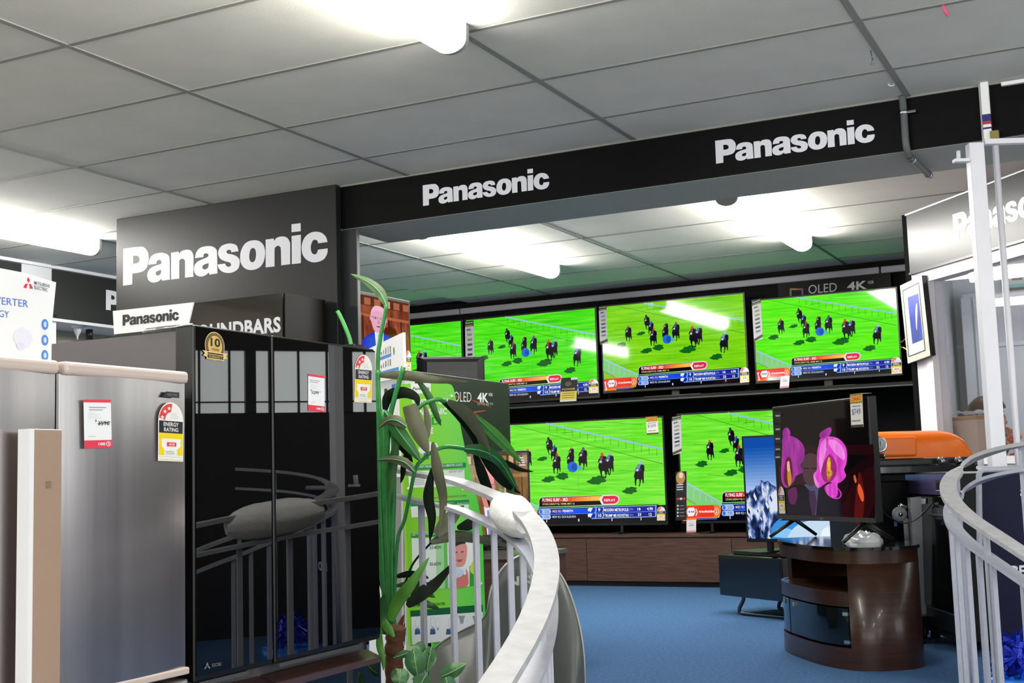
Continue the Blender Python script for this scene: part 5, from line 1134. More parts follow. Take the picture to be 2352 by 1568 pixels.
c0 = on(1964, 982, P0, N); c1 = on(1992, 980, P0, N); c2 = on(1961, 906, P0, N)
a = Art(c0, c1 - c0, c2 - c0, N, base=.02); clearance(a, '$749'); bk = MB(); bk.v, bk.f, bk.m, bk.mats, bk.sm = a.mb.v, a.mb.f, a.mb.m, a.mb.mats, a.mb.sm
bk.prism([a.p(0, 0), a.p(1, 0), a.p(1, 1), a.p(0, 1)], -N * .001, pr('d0cab8')); bk.prism([a.p(0, 1), a.p(1, 1), a.p(1, 1) - N * .05, a.p(0, 1) - N * .05], Z * .001, pr('efe9dc')); build('clearance_ticket', bk, to)
# plastic bag left on the stand behind the set
c = CS + dS * .02 + nS * .08 + Z * ztop; random.seed(11); b = MB(); rows = []
for i in range(9):
    th = math.pi / 2 * i / 8; rows.append([c + dS * (.13 * math.cos(th) * math.cos(a_) * (1 + .18 * random.random())) + nS * (.07 * math.cos(th) * math.sin(a_) * (1 + .2 * random.random())) + Z * (.036 * math.sin(th) * (.7 + .7 * random.random())) for a_ in [2 * math.pi * k / 24 for k in range(24)]])
b.grid(rows, mat('clear plastic bag', 'dfe4ea', .15, alpha=.75, spec=.7), True, True); build('plastic_bag', b, label='crumpled clear plastic bag lying on the oval walnut stand', cat='bag')

# ================================================================ low black cabinet on a sled foot, with the mountain screen
c0 = onz(1690, 1412, ZF)
A_ = pt(1653, 1366, 7.45); B_ = pt(1800, 1400, 6.95); R_ = B_ - A_; R_.z = 0; Wd = R_.length; R_ /= Wd; N = R_.cross(Z)
if N.dot(A_) > 0: N = -N
zA = A_.z; zT2 = pt(1653, 1273, 7.45).z
t = thing('low_bench', (A_.x + R_.x * Wd / 2, A_.y + R_.y * Wd / 2, ZF), 'low black gloss bench on a bent steel foot, left of the walnut stand', 'cabinet')
b = MB(); b.obox(P0 := A_ + R_ * (Wd / 2) + Z * ((zT2 - zA) / 2) - N * .2, R_, N, Z, Wd, .4, zT2 - zA, M_BLACKG, .008); build('body', b, t)
b = MB(); b.obox(A_ + R_ * (Wd * .55) + Z * (zT2 - zA + .012) - N * .2, R_, N, Z, Wd * .8, .3, .024, M_PLASTIC, .004); build('top_tray', b, t)
b = MB(); f0 = A_ + R_ * (Wd * .30) - N * .04; f0.z = zA + .01
pth = [f0, V((f0.x, f0.y, f0.z - .03)), V((f0.x, f0.y, 0)) - R_ * .03 + N * .01 + Z * (ZF + .03), V((f0.x, f0.y, 0)) + R_ * .02 + Z * (ZF + .012), V((f0.x, f0.y, 0)) + R_ * (Wd * .6) - N * .05 + Z * (ZF + .012), V((f0.x, f0.y, 0)) + R_ * (Wd * .66) - N * .05 + Z * (ZF + .03), V((f0.x, f0.y, 0)) + R_ * (Wd * .62) - N * .05 + Z * (zA + .01)]
b.tube([V(p) for p in smooth_path([tuple(p) for p in pth], 4)], .011, mat('steel foot', '5a5c60', .3, metal=1), 8); build('sled_foot', b, t)
b = MB(); f1 = f0 - N * .3; b.tube([V(p) for p in smooth_path([tuple(p - N * .3) for p in pth], 4)], .011, mat('steel foot', '5a5c60'), 8); build('sled_foot', b, t)
def mountains(a):
    for i in range(16):
        k = i / 15; a.rect(0, .45 + .55 * i / 16, 1, .45 + .55 * (i + 1.02) / 16, em(lerpc('a8c4f0', '0a4ca8', min(1, k * 1.15))), .2)
    a.rect(0, 0, 1, .5, em('7a9ad8'), .1)
    ridge = [(0, .44), (.03, .46), (.05, .50), (.07, .48), (.09, .54), (.12, .52), (.14, .58), (.17, .555), (.2, .57), (.23, .53), (.28, .5), (.35, .46), (.45, .5), (.6, .42), (.8, .46), (1, .4)]
    a.poly([(0, 0)] + ridge + [(1, 0)][::1], ramp_mat('snowy rock', [(.36, '0a1430'), (.46, '1e3266'), (.52, '6a8ac8'), (.58, 'e4ecfa')], noise=7, stretch=(3.2, 3.2, 1.3), rough=.09, emit=.9, coord='Object'), 1)
    random.seed(4)
    for i in range(40):
        x = random.random() ** 1.7; y = random.random() * (.5 - .1 * x); s_ = .015 + .035 * random.random(); c = random.choice(['101c3c', '16264e', 'dfe6f8', 'c4d2f2', '0c142c', '24407c'] if y > .2 else ['0a1430', '0e1c40', '142a5c', 'a8c0e8', '0a1028'])
        a.poly([(x, y), (min(1, x + s_ * .5), max(0, y - s_ * 1.4)), (min(1, x + s_ * .25), max(0, y - s_ * 2)), (max(0, x - s_ * .2), max(0, y - s_ * .8))], em(c), 1.5 + i * .01)
    a.poly(spline([(.2, .0, 1), (.22, .12), (.3, .2), (.42, .22), (.6, .16), (.7, 0, 1)], 4), em('3a90dc'), 3.5); a.poly(spline([(.22, .02, 1), (.26, .07), (.36, .1), (.42, .04), (.4, 0, 1)], 4), em('8ac8f4'), 3.8); a.poly(spline([(.34, .0, 1), (.4, .1), (.52, .17), (.75, .19), (1, .16, 1), (1, 0, 1)], 4), em('c4dcf2'), 4.2); a.poly(spline([(.62, .0, 1), (.66, .1), (.8, .14), (1, .12, 1), (1, 0, 1)], 4), em('eaf2fa'), 4.5)
tm_, P0, R2, N2, Wm, Hm = tv_free('screen with a blue snowy mountain, partly hidden behind the orchid television', (1716, 1003), (1990, 996), (1990, 1236), (1719, 1238), (7.15, 6.75), mountains, bez=.012)
b = MB()
for f in (.18, .8): c = P0 + R2 * (Wm * f) - N2 * .02; zz = zT2 + .024; b.obox(V((c.x, c.y, (zz + P0.z - .02) / 2)), R2, N2, Z, .03, .03, max(.01, P0.z - .02 - zz), M_PLASTIC); b.obox(V((c.x, c.y, zz + .006)), R2, N2, Z, .03, .2, .012, M_PLASTIC)
build('stand', b, tm_)

# ================================================================ office bay at the right
CO = V((-1.155, 7.591, 0)); E_ = V((.682, -.783, 0)).normalized(); IN = V((.783, .682, 0)).normalized(); OUT = -IN
zfb = 1.115; LO_ = 3.7
b = MB(); b.obox(CO + E_ * (LO_ / 2) + Z * ((zfb + ZR) / 2) + IN * .06, E_, IN, Z, LO_, .12, ZR - zfb, M_WHITE)
of = struct('trim_6', b)
b = MB(); b.obox(CO + E_ * (LO_ / 2) + Z * ((zfb + ZR) / 2) + OUT * .004, E_, IN, Z, LO_, .01, ZR - zfb - .004, mat('satin silver board', '3a3b3d', .36, spec=.22)); build('fascia_panel', b, of, kind='structure')
b = MB(); b.obox(CO + E_ * (LO_ / 2) + Z * (zfb - .004) + OUT * .012, E_, IN, Z, LO_, .012, .012, M_PLASTIC); b.obox(CO + E_ * (LO_ / 2) + Z * (ZR - .006) + OUT * .012, E_, IN, Z, LO_, .012, .008, M_WHITE); build('edge_strip', b, of, kind='structure')
pl = on(2192, 551, CO + OUT * .009, OUT); a = Art(pl, E_, Z, OUT); logo(a, 0, 0, .95, M_LETTER, 1); build('lettering', a.mb, of, kind='structure')
b = MB(); b.box((-1.19, 7.60, ZF), (-1.155, 9.25, ZR), M_BLACKM); b.box((-1.2, 8.38, ZF), (-1.185, 8.4, ZR), M_BLACK); struct('wall_side', b)
b = MB()
def beam_(s0, s1, z0, z1, d0=0, d1=.09, m=M_WHITE): b.obox(CO + E_ * ((s0 + s1) / 2) + IN * ((d0 + d1) / 2) + Z * ((z0 + z1) / 2), E_, IN, Z, s1 - s0, d1 - d0, z1 - z0, m)
M_DKP = mat('added dark panel', '1c1c1f', .5)  # added on the unseen bay front to keep the black doors' reflection dark
beam_(0, .13, ZF, zfb); beam_(0, LO_, zfb - .035, zfb); beam_(0, 1.35, ZF, -.02)
beam_(1.35, LO_, ZF, .40, m=M_DKP); beam_(1.35, LO_, .76, zfb - .035, m=M_DKP)
struct('wall_office', b)
b = MB()
beam_(.12, .18, -.02, zfb - .035, -.012, .09); beam_(.18, 1.32, zfb - .075, zfb - .035, -.008, .09); beam_(.18, 1.32, -.02, .02, -.01, .09); beam_(1.30, 1.36, -.02, zfb - .035, -.012, .09)
w_ = build('window_1', b, kind='structure')
b = MB(); beam_(.18, 1.30, .02, zfb - .075, .03, .034, M_GLASSC); build('pane', b, w_, kind='structure')
# glowing frosted panes added on the unseen bay front for the refrigerators to reflect
M_ADDED_FROST = mat('added glowing frosted pane', 'b8bcbc', .3, emit=3.6, ecol='d0d6d4')
for i in range(4):
    s0 = 1.38 + .57 * i; b = MB(); beam_(s0 + .02, s0 + .53, .40, .76, .04, .05, M_ADDED_FROST); w_ = build('window_%d' % (10 + i), b, kind='structure')  # added unseen glowing pane, not a real window
    b = MB()
    for k in range(3): beam_(s0 + .17 * k + .10, s0 + .17 * k + .112, .40, .76, .02, .06, M_DKP)
    beam_(s0 - .04, s0 + .02, .40, .76, -.01, .09, M_DKP); beam_(s0, s0 + .57, .46, .468, .02, .06, M_DKP); build('mullion', b, w_, kind='structure')
# office interior: side wall, back wall, ceiling
b = MB(); b.box((-1.153, 7.72, ZF), (-1.12, 9.25, ZR), mat('office side wall', 'b4b8bc', .6)); struct('wall_office_side', b)
b = MB(); b.box((-1.12, 9.18, ZF), (3.9, 9.25, ZR), M_OFFW); b.box((-1.12, 9.165, .78), (3.9, 9.18, .81), M_WHITE); struct('wall_office_back', b)
b = MB(); q = [CO + IN * .1 + E_ * .1, CO + IN * .1 + E_ * LO_, V((3.8, 5.5, 0)), V((3.8, 9.17, 0)), V((-1.11, 9.17, 0))]; b.prism([p + Z * 1.36 for p in q], (0, 0, .03), M_OFFW); struct('ceiling_office', b)
M_LAMP2 = mat('office lamp', 'ffffff', .4, emit=16, ecol='ffffff')
for (u0, u1, v, t0, lab) in ((2166, 2420, 634, 7.6, 'upper white tube light inside the office'), (2284, 2450, 694, 8.0, 'lower white tube light inside the office, behind the thin rod')):
    p0 = pt(u0, v, t0); b = MB(); L_ = 1.2
    b.box((p0.x, p0.y - .03, p0.z - .025), (p0.x + L_, p0.y + .03, p0.z + .02), M_LAMP2); tl = build('tube_light', b, label=lab, cat='ceiling light', origin=(p0.x + L_ / 2, p0.y, p0.z))
    b = MB(); b.box((p0.x - .004, p0.y - .034, p0.z + .02), (p0.x + L_ + .004, p0.y + .034, p0.z + .05), M_BATTEN)
    for k in (.2, .8): b.tube([(p0.x + L_ * k, p0.y, p0.z + .05), (p0.x + L_ * k, p0.y, 1.36)], .004, M_ALU, 6)
    build('housing', b, tl)
# pale lockers against the office back wall
yl_ = 8.9; xl = [ony(u, 800, yl_).x for u in (2212, 2240, 2268, 2330)]; ztl = ony(2240, 668, yl_).z
M_LOCK = mat('pale grey locker', 'b9bcc4', .45)
t = thing('locker', ((xl[0] + xl[2]) / 2, 9.03, ZF), 'pale grey two-door locker at the back of the office, left of the white post', 'cabinet')
b = MB(); b.box((xl[0], yl_ + .015, ZF), (xl[2], 9.15, ztl), M_LOCK, .03); build('body', b, t)
for k in range(2):
    b = MB(); b.box((xl[k] + .006, yl_, ZF + .08), (xl[k + 1] - .006, yl_ + .015, ztl - .04), M_LOCK, .004); d = build('door', b, t)
    b = MB(); b.box((xl[k + 1] - .03, yl_ - .015, .1), (xl[k + 1] - .02, yl_, .22), M_ALU); build('handle', b, d)
# pictures high on the office wall
for k, (u0, v0, u1, v1) in enumerate(((2306, 668, 2368, 596),)):
    p0 = ony(u0, v0, 9.165); p1 = ony(u1, v0 - 8, 9.165); hgt = ony(u0, v1, 9.165).z - p0.z; wd = p1.x - p0.x; E2 = X; I2 = Y; O2 = -Y
    b = MB(); b.obox(p0 + E2 * (wd / 2) + Z * (hgt / 2), E2, I2, Z, wd, .03, hgt, mat('frame brown grey', '6a5c50', .5)); o = build('wall_picture', b, label='framed picture with a teal mount high in the office, behind the thin rod', cat='picture')
    a = Art(p0 + O2 * .015, E2 * wd, Z * hgt, O2); a.rect(.07, .07, .93, .93, pr('8fc0bc'), 1); a.rect(.16, .18, .84, .84, pr('e4e2dc'), 2); a.rect(.34, .3, .72, .66, pr('7a6a5c'), 3); build('print', a.mb, o)
# desk, cardboard box and seated person
ds = CO + IN * .21 + E_ * 1.05
b = MB(); zdk = on(2310, 1046, CO + IN * .2, OUT).z
b.obox(V((ds.x, ds.y, zdk - .02)), E_, IN, Z, 1.7, .2, .04, mat('pink desk top', 'e6c4cc', .4)); dk = build('desk', b, label='pale pink desk inside the office window', cat='desk', origin=(ds.x, ds.y, ZF))
for sx in (-.8, .8):
    b = MB(); b.obox(V((ds.x, ds.y, (zdk - .04 + ZF) / 2)) + E_ * sx, E_, IN, Z, .05, .16, zdk - .04 - ZF, M_OFFW); build('leg', b, dk)
cb = on(2238, 1018, CO + IN * .2, OUT); A_ = V((cb.x, cb.y, zdk))
ht = on(2238, 955, CO + IN * .2, OUT).z - zdk
b = MB(); b.obox(A_ + Z * (ht / 2) + E_ * .02, E_, IN, Z, .27, .16, ht, mat('cardboard', 'cbb8ac', .8), .003); o = build('cardboard_box', b, label='pale cardboard box covered with clear film, on the office desk', cat='box')
b = MB(); b.obox(A_ + Z * (ht - .014) + E_ * .02, E_, IN, Z, .274, .164, .02, mat('brown tape', 'b08a62', .6)); build('tape', b, o)
random.seed(2); b = MB(); rows = []
for i in range(8):
    rows.append([A_ + E_ * (-.13 + .3 * j / 11) + IN * (-.09 + .18 * i / 7) + Z * (ht + .004 + .03 * random.random()) for j in range(12)])
b.grid(rows, mat('clear film', 'c8ccd2', .12, alpha=.55, spec=.8), True); build('film', b, o)
# ---------------------------------------------------------------- seated person behind the window
SK = mat('skin', 'e0a184', .5); HAIR = mat('auburn brown hair', '4a2a18', .4, var=.45, vscale=30, stretch=(6, 6, .6)); CL = mat('dark maroon top', '3a1420', .7)
hc = pt(2268, 963, 7.4)                                     # head centre
FD = (V((CR.x, CR.y, 0)).normalized() * .93 + V((-CF.x, -CF.y, 0)).normalized() * .36).normalized()     # she looks to the right
SD = FD.cross(Z)
b = MB()
# body: rings from the seat to the head, one continuous skin
def ring_(c, rx, ry, n=20): return [c + FD * (rx * math.cos(2 * math.pi * k / n)) + SD * (ry * math.sin(2 * math.pi * k / n)) for k in range(n)]
prof = [(-.66, .13, .19, -.03), (-.55, .13, .185, -.03), (-.42, .115, .165, -.02), (-.30, .12, .18, -.015), (-.215, .10, .19, -.02), (-.185, .07, .13, -.02), (-.165, .056, .06, -.012), (-.13, .052, .052, .0), (-.105, .065, .058, .01), (-.085, .082, .064, .012), (-.05, .093, .071, .008), (0, .098, .076, .0), (.05, .097, .076, -.004), (.09, .082, .066, -.008), (.115, .055, .045, -.01), (.125, .015, .015, -.01)]
rows = [ring_(hc + Z * dz + FD * fx, rx, ry) for dz, rx, ry, fx in prof]
b.grid(rows, SK, True, True)
b.quad(rows[0][::-1], SK)
# nose, lips, chin and brow grown on the front of the head
b.ball(hc + FD * .098 - Z * .018, .015, .009, .015, SK, FD, SD, Z, 10, 8); b.ball(hc + FD * .094 + Z * .006, .012, .009, .022, SK, FD, SD, Z, 10, 8); b.ball(hc + FD * .082 - Z * .092, .022, .026, .018, SK, FD, SD, Z, 12, 8)
per = build('person', b, label='seated person with shoulder-length brown hair, facing right behind the office window', cat='person', origin=(hc.x, hc.y, ZF))
LIP = mat('lips', 'b8545a', .4); EYE = mat('eye white', 'f0ece8', .2); IRIS = mat('iris', '2a1a14', .2)
b = MB(); b.ball(hc + FD * .092 - Z * .050, .012, .022, .006, LIP, FD, SD, Z, 10, 6); b.ball(hc + FD * .091 - Z * .060, .012, .02, .006, LIP, FD, SD, Z, 10, 6); build('mouth', b, per)
for sg in (-1, 1):
    b = MB(); e = hc + FD * .083 + SD * (.032 * sg) + Z * .018; b.ball(e, .012, .014, .010, EYE, FD, SD, Z, 10, 8); b.ball(e + FD * .007, .007, .0075, .0075, IRIS, FD, SD, Z, 8, 6); build('eye', b, per)
    b = MB(); b.tube([tuple(e + Z * .022 - SD * .016 + FD * .006), tuple(e + Z * .027 + FD * .012), tuple(e + Z * .02 + SD * .018 + FD * .002)], .0032, HAIR, 6); build('eyebrow', b, per)
    b = MB(); b.ball(hc + SD * (.077 * sg) - Z * .01 - FD * .005, .018, .007, .03, SK, FD, SD, Z, 10, 8); build('ear', b, per)
# hair: a cap that falls to the shoulders at the back and the sides, open at the face
b = MB(); rows = []; n = 30
for i in range(15):
    f = i / 14; r = []
    for k in range(n):
        an = math.radians(38) + (2 * math.pi - math.radians(76)) * k / (n - 1)
        if f < .45: th = f / .45 * math.pi / 2; rr = math.sin(th); zz = math.cos(th) * .142; wob = 0
        else: rr = 1 + .05 * (f - .45); zz = -(f - .45) / .55 * .235; wob = .006 * math.sin(9 * an)
        r.append(hc + FD * ((.112 + wob) * rr * math.cos(an) - .012) + SD * ((.094 + wob) * rr * math.sin(an)) + Z * zz)
    rows.append(r)
b.grid(rows, HAIR, True); o = build('hair', b, per); md = o.modifiers.new('thickness', 'SOLIDIFY'); md.thickness = .014; md.offset = -1
b = MB(); rows = []
for i in range(7):
    f = i / 6; rows.append([hc + FD * (.03 + .066 * math.sin(f * 1.5) - .01) + SD * (.09 * math.cos(math.pi * k / 12) * (1 - .12 * f)) + Z * (.138 - .075 * f ** 1.3) + FD * (.012 * math.sin(math.pi * k / 12)) for k in range(13)])
b.grid(rows, HAIR, True); o = build('fringe', b, per); md = o.modifiers.new('thickness', 'SOLIDIFY'); md.thickness = .012
# top garment around the trunk
b = MB(); rows = [ring_(hc + Z * dz + FD * fx, rx + .012, ry + .014) for dz, rx, ry, fx in prof[:6]]; b.grid(rows, CL, True, True); o = build('top', b, per)
def limb(pts, rad, m, name, par):
    q = smooth_path([tuple(p) + (r,) for p, r in zip(pts, rad)], 5); b = MB(); b.tube([k[:3] for k in q], [k[3] for k in q], m, 12); return build(name, b, par)
hand = pt(2326, 1006, 7.28)
for sg in (1, -1):
    sh = hc - Z * .235 + SD * (.165 * sg) - FD * .01
    if (sh - CF * 0).dot(CF) < (hc).dot(CF):                  # near arm lifts the hand towards the chin
        el = V((hand.x, hand.y, zdk + .06)) - FD * .05 + V((0, 0, .0)); wr = hand - FD * .02 - Z * .05
        limb([sh, sh.lerp(el, .5) - Z * .02, el], [.05, .045, .04], CL, 'sleeve', per); limb([el, el.lerp(wr, .5), wr], [.037, .032, .025], SK, 'forearm', per)
        b = MB(); b.ball(hand - Z * .01, .035, .018, .042, SK, FD, SD, Z, 12, 10)
        for k in range(4):
            base = hand + Z * (.028 - .008 * abs(k - 1)) + FD * (-.022 + .015 * k); t1 = base + Z * .028 - FD * .004; t2 = t1 + Z * .012 - FD * .024; b.tube([tuple(base - Z * .01), tuple(t1), tuple(t2)], [.0095, .0085, .0065], SK, 8)
        b.tube([tuple(hand - Z * .02 + FD * .02), tuple(hand + FD * .042), tuple(hand + FD * .045 + Z * .03)], [.011, .010, .007], SK, 8); build('hand', b, per)
    else:
        el = sh - Z * .2 + FD * .06; wr = V((el.x, el.y, zdk + .03)) + FD * .22
        limb([sh, sh.lerp(el, .5), el], [.05, .045, .04], CL, 'sleeve', per); limb([el, el.lerp(wr, .5), wr], [.037, .032, .025], SK, 'forearm', per)
        b = MB(); h2 = wr + FD * .06; b.ball(h2, .05, .035, .016, SK, FD, SD, Z, 12, 8)
        for k in range(4): s0 = h2 + FD * .04 + SD * (-.024 + .016 * k); b.tube([tuple(s0), tuple(s0 + FD * .03 + Z * .004), tuple(s0 + FD * (.058 - .006 * abs(k - 1.4)) - Z * .006)], [.0095, .0085, .007], SK, 8)
        b.tube([tuple(h2 - SD * .03), tuple(h2 - SD * .045 + FD * .03), tuple(h2 - SD * .04 + FD * .05)], [.011, .010, .008], SK, 8); build('hand', b, per)
# chair under the person
ch = thing('office_chair', (hc.x - FD.x * .03, hc.y - FD.y * .03, ZF), 'dark office chair under the seated person, hidden below the window', 'chair')
cz = hc.z - .68
b = MB(); b.obox(V((hc.x, hc.y, cz)), FD, SD, Z, .42, .42, .05, M_PLASTIC, .015); build('seat', b, ch); b = MB(); b.tube([(hc.x, hc.y, cz - .02), (hc.x, hc.y, ZF + .05)], .025, M_CHROME, 10); build('column', b, ch); b = MB()
for k in range(5): an = 2 * math.pi * k / 5; b.tube([(hc.x, hc.y, ZF + .06), (hc.x + .24 * math.cos(an), hc.y + .24 * math.sin(an), ZF + .025)], [.02, .025], M_PLASTIC, 8)
build('base', b, ch)
# red flower-like ornament on the desk beside the hand
c = on(2330, 1010, CO + IN * .3, OUT); b = MB()
for k in range(6): an = k * 1.05; b.ball(c + CR * (.016 * math.cos(an)) + Z * (.018 * math.sin(an)), .016, .016, .016, mat('rust red felt', 'b8502e', .8), seg=10, rings=8)
b.tube([(c.x, c.y, c.z), (c.x, c.y, zdk)], .006, mat('rust red felt', 'b8502e'), 8); b.lathe([(0, 0), (.03, 0), (.03, .008), (.008, .014)], (c.x, c.y, zdk), Z, mat('rust red felt', 'b8502e'), 14)
build('desk_ornament', b, label='small rust red rosette ornament on the pink office desk', cat='ornament')

# ---------------------------------------------------------------- framed picture hung at the corner of the office
PO = CO + OUT * .05
fr = [(2085, 835), (2137, 816), (2117, 632), (2067, 656)]
q = [on(u, v, PO, OUT) for u, v in fr]
b = MB(); b.prism(q, IN * .035, mat('silver wood frame', 'a8a89c', .4, var=.2, vscale=40, stretch=(1, 1, .2)), M_PLASTIC)
o = build('framed_picture', b, label='framed blue picture with a white mount, hung on the corner by the office window', cat='picture')
a = Art(PO, E_, Z, OUT); a.pxpoly([(2087, 820), (2126, 805), (2111, 648), (2073, 667)], pr('2a2a2c'), 1); a.pxpoly([(2089, 817), (2124, 803), (2110, 651), (2075, 669)], pr('cbc9c2'), 2); a.pxpoly([(2096, 790), (2121, 780), (2110, 673), (2085, 683)], ramp_mat('picture blue', [(0, '34507a'), (.5, '2c3488'), (1, '5a62b0')], 2, .3), 3)
a.pxpoly(spline([(2100, 726), (2103, 700), (2106, 694), (2109, 704), (2112, 726), (2112, 770), (2110, 781), (2100, 784), (2099, 750)], 4), pr('262a6c'), 3.6); a.pxpoly(spline([(2103, 714), (2105, 697), (2107, 698), (2108, 716), (2107, 740), (2107, 758), (2105, 750), (2104, 735)], 4), pr('b4b8e4'), 4); a.pxpoly([(2105, 805), (2116, 801), (2115, 792), (2104, 796)], pr('cfcabc'), 3)
build('print', a.mb, o)
b = MB(); c = on(2072, 785, PO + IN * .02, OUT); c2 = on(2085, 778, PO + IN * .02, OUT); BR = mat('brass', 'b8944a', .3, metal=1)
b.tube([tuple(c2), tuple(on(2079, 779, PO + IN * .02, OUT)), tuple(c), tuple(on(2067, 786, PO + IN * .02, OUT))], .005, BR, 6); b.tube([tuple(on(2066, 797, PO + IN * .02, OUT)), tuple(on(2076, 798, PO + IN * .02, OUT)), tuple(on(2087, 806, PO + IN * .02, OUT))], .005, BR, 6); build('bracket', b, o)

# ---------------------------------------------------------------- orange hooded barbecue before the office window
tb = 6.15
c = pt(2090, 1052, tb); zb_ = pt(2150, 1050, tb).z
BX = V((CR.x, CR.y, 0)).normalized(); BX = (BX * .985 + V((CF.x, CF.y, 0)).normalized() * .10).normalized(); BY = BX.cross(Z) * -1   # BY away from the camera
if BY.dot(CF) < 0: BY = -BY
Lx = pt(1960, 1050, tb); Rx = pt(2252, 1050, tb); wid = (Rx - Lx).dot(BX); org = V((Lx.x, Lx.y, zb_))
hgt = pt(2150, 985, tb).z - zb_
bq = thing('barbecue', (org.x + BX.x * wid / 2 + BY.x * .2, org.y + BX.y * wid / 2 + BY.y * .2, ZF), 'barbecue with a glossy orange hood and thermometer, before the office window', 'barbecue')
M_OR = mat('orange enamel', 'ff7806', .28, coat=.25)
b = MB(); rows = []
NX, NY = 24, 14
for i in range(NX + 1):
    s_ = -1 + 2 * i / NX; r = []
    for j in range(NY + 1):
        t_ = math.pi * j / NY; ed = (1 - abs(s_) ** 7) ** .35
        yy = .22 - .22 * math.copysign(abs(math.cos(t_)) ** .45, math.cos(t_)); zz = hgt * (math.sin(t_) ** .42) * (.9 + .1 * ed) * ed
        taper = 1 - .10 * (zz / hgt) ** 1.5
        r.append(org + BX * (wid / 2 + s_ * wid / 2 * taper) + BY * yy + Z * zz)
    rows.append(r)
b.grid(rows, M_OR, True); b.quad(rows[0][::-1], M_OR); b.quad(rows[-1], M_OR)
hd = build('hood', b, bq)
b = MB(); c = org + BX * (wid * .32); b.obox(c - BY * .004 + Z * hgt * .42, BX, BY, Z, wid * .40, .03, hgt * .70, M_OR, .012); build('front_panel', b, hd)
b = MB(); p = on(2018, 1021, org - BY * .02, BY); b.lathe([(0, 0), (.036, 0), (.04, .012), (.034, .024), (.03, .02), (0, .02)], p + BY * .0, -BY, M_CHROME, 28); b.lathe([(0, 0), (.029, 0), (.029, .002)], p - BY * .0205, -BY, mat('gauge face', 'c8ccd0', .3), 24); b.obox(p - BY * .024 + Z * .006, BX, BY, Z, .003, .002, .024, M_PLASTIC); build('thermometer', b, hd)
b = MB(); h0 = on(2008, 1048, org - BY * .05, BY); h1 = on(2028, 1047, org - BY * .05, BY); b.tube([tuple(h0 - BX * .3), tuple(h1)], .013, M_PLASTIC, 12); b.lathe([(.0, 0), (.014, 0), (.014, .006)], h1, BX, M_CHROME, 14); b.tube([tuple(h1 - BX * .01), tuple(h1 + BX * .02 + BY * .03), tuple(h1 + BX * .03 + BY * .06)], .004, M_ALU, 6); build('handle', b, hd)
b = MB(); b.obox(org + BX * (wid / 2) + BY * .22 - Z * .02, BX, BY, Z, wid * 1.06, .5, .035, M_PLASTIC, .008); b.obox(org + BX * (wid / 2 - .02) - BY * .05 - Z * .055, BX, BY, Z, wid * 1.02, .04, .05, M_BLACKG, .01); build('burner_box', b, bq)
for u in (2082, 2110, 2134, 2160, 2200, 2233):
    p = on(u, 1057, org - BY * .07, BY); 
    if u < 2140: continue
    b = MB(); b.lathe([(0, 0), (.02, 0), (.019, .008), (.013, .012), (.012, .03), (0, .03)], p, -BY, M_CHROME, 18); build('knob', b, bq)
b = MB(); zc_ = zb_ - .09; b.obox(org + BX * (wid * .27) + BY * .26 + Z * ((zc_ + ZF) / 2 - zb_), BX, BY, Z, wid * .46, .40, zc_ - ZF - .04, M_BLACK, .006); build('cart', b, bq)
for sx in (.08, .46):
    b = MB(); p = org + BX * (wid * sx) + BY * .1; b.lathe([(0, -.015), (.035, -.015), (.035, .015), (0, .015)], (p.x, p.y, ZF + .035), BX, M_PLASTIC, 16); build('wheel', b, bq)

# ---------------------------------------------------------------- black oven and tall strip before it
A_ = onz(2112, 1462, ZF); B_ = onz(2215, 1505, ZF); R_ = (B_ - A_); R_.z = 0; R_.normalize(); N = R_.cross(Z)
if N.dot(A_) > 0: N = -N
PA = V((A_.x, A_.y, 0)) + N * .02; zt_ = on(2150, 1088, PA, N).z; ov_w = .62
ov = thing('freestanding_oven', (PA.x + R_.x * ov_w / 2 - N.x * .2, PA.y + R_.y * ov_w / 2 - N.y * .2, ZF), 'black freestanding oven with a violet control panel, behind the right railing', 'oven')
zc0 = on(2150, 1136, PA, N).z; zd0 = on(2170, 1402, PA, N).z
b = MB(); b.obox(PA + R_ * (ov_w / 2) - N * .22 + Z * ((zt_ + ZF + .05) / 2), R_, N, Z, ov_w, .40, zt_ - ZF - .05, M_BLACK, .004)
for sx in (.06, .56):
    for dy in (.08, .36): b.lathe([(.0, 0), (.025, 0), (.02, .06)], PA + R_ * sx - N * dy + Z * ZF, Z, M_PLASTIC, 12)
build('body', b, ov)
b = MB(); b.obox(PA + R_ * (ov_w / 2) + Z * ((zt_ + zc0) / 2) - N * .012, R_, N, Z, ov_w, .024, zt_ - zc0, mat('violet grey panel', '564c74', .25)); b.obox(PA + R_ * (ov_w / 2) + Z * (zt_ + .003) - N * .1, R_, N, Z, ov_w, .2, .008, M_ALU); cp = build('control_panel', b, ov)
a = Art(PA, R_, Z, N); a.pxpoly([(2150, 1125), (2188, 1125), (2188, 1102), (2150, 1102)], pr('08060a'), 1); a.pxpoly([(2151, 1108), (2188, 1107), (2188, 1102), (2151, 1103)], pr('5a1020'), 2); a.pxpoly([(2150, 1127), (2190, 1127), (2190, 1125), (2150, 1125)], pr('b8b8c0'), 2); build('display', a.mb, cp)
b = MB(); b.obox(PA + R_ * (ov_w / 2) + Z * ((zd0 + zc0) / 2) - N * .008, R_, N, Z, ov_w - .01, .03, zc0 - zd0 - .01, M_BLACKG, .004); dr = build('door', b, ov)
b = MB(); e0 = on(2135, 1182, PA + N * .03, N); b.tube([tuple(e0), tuple(e0 + R_ * .45)], .006, M_PLASTIC, 8); build('handle', b, dr)
a = Art(PA, R_, Z, N, base=.012)
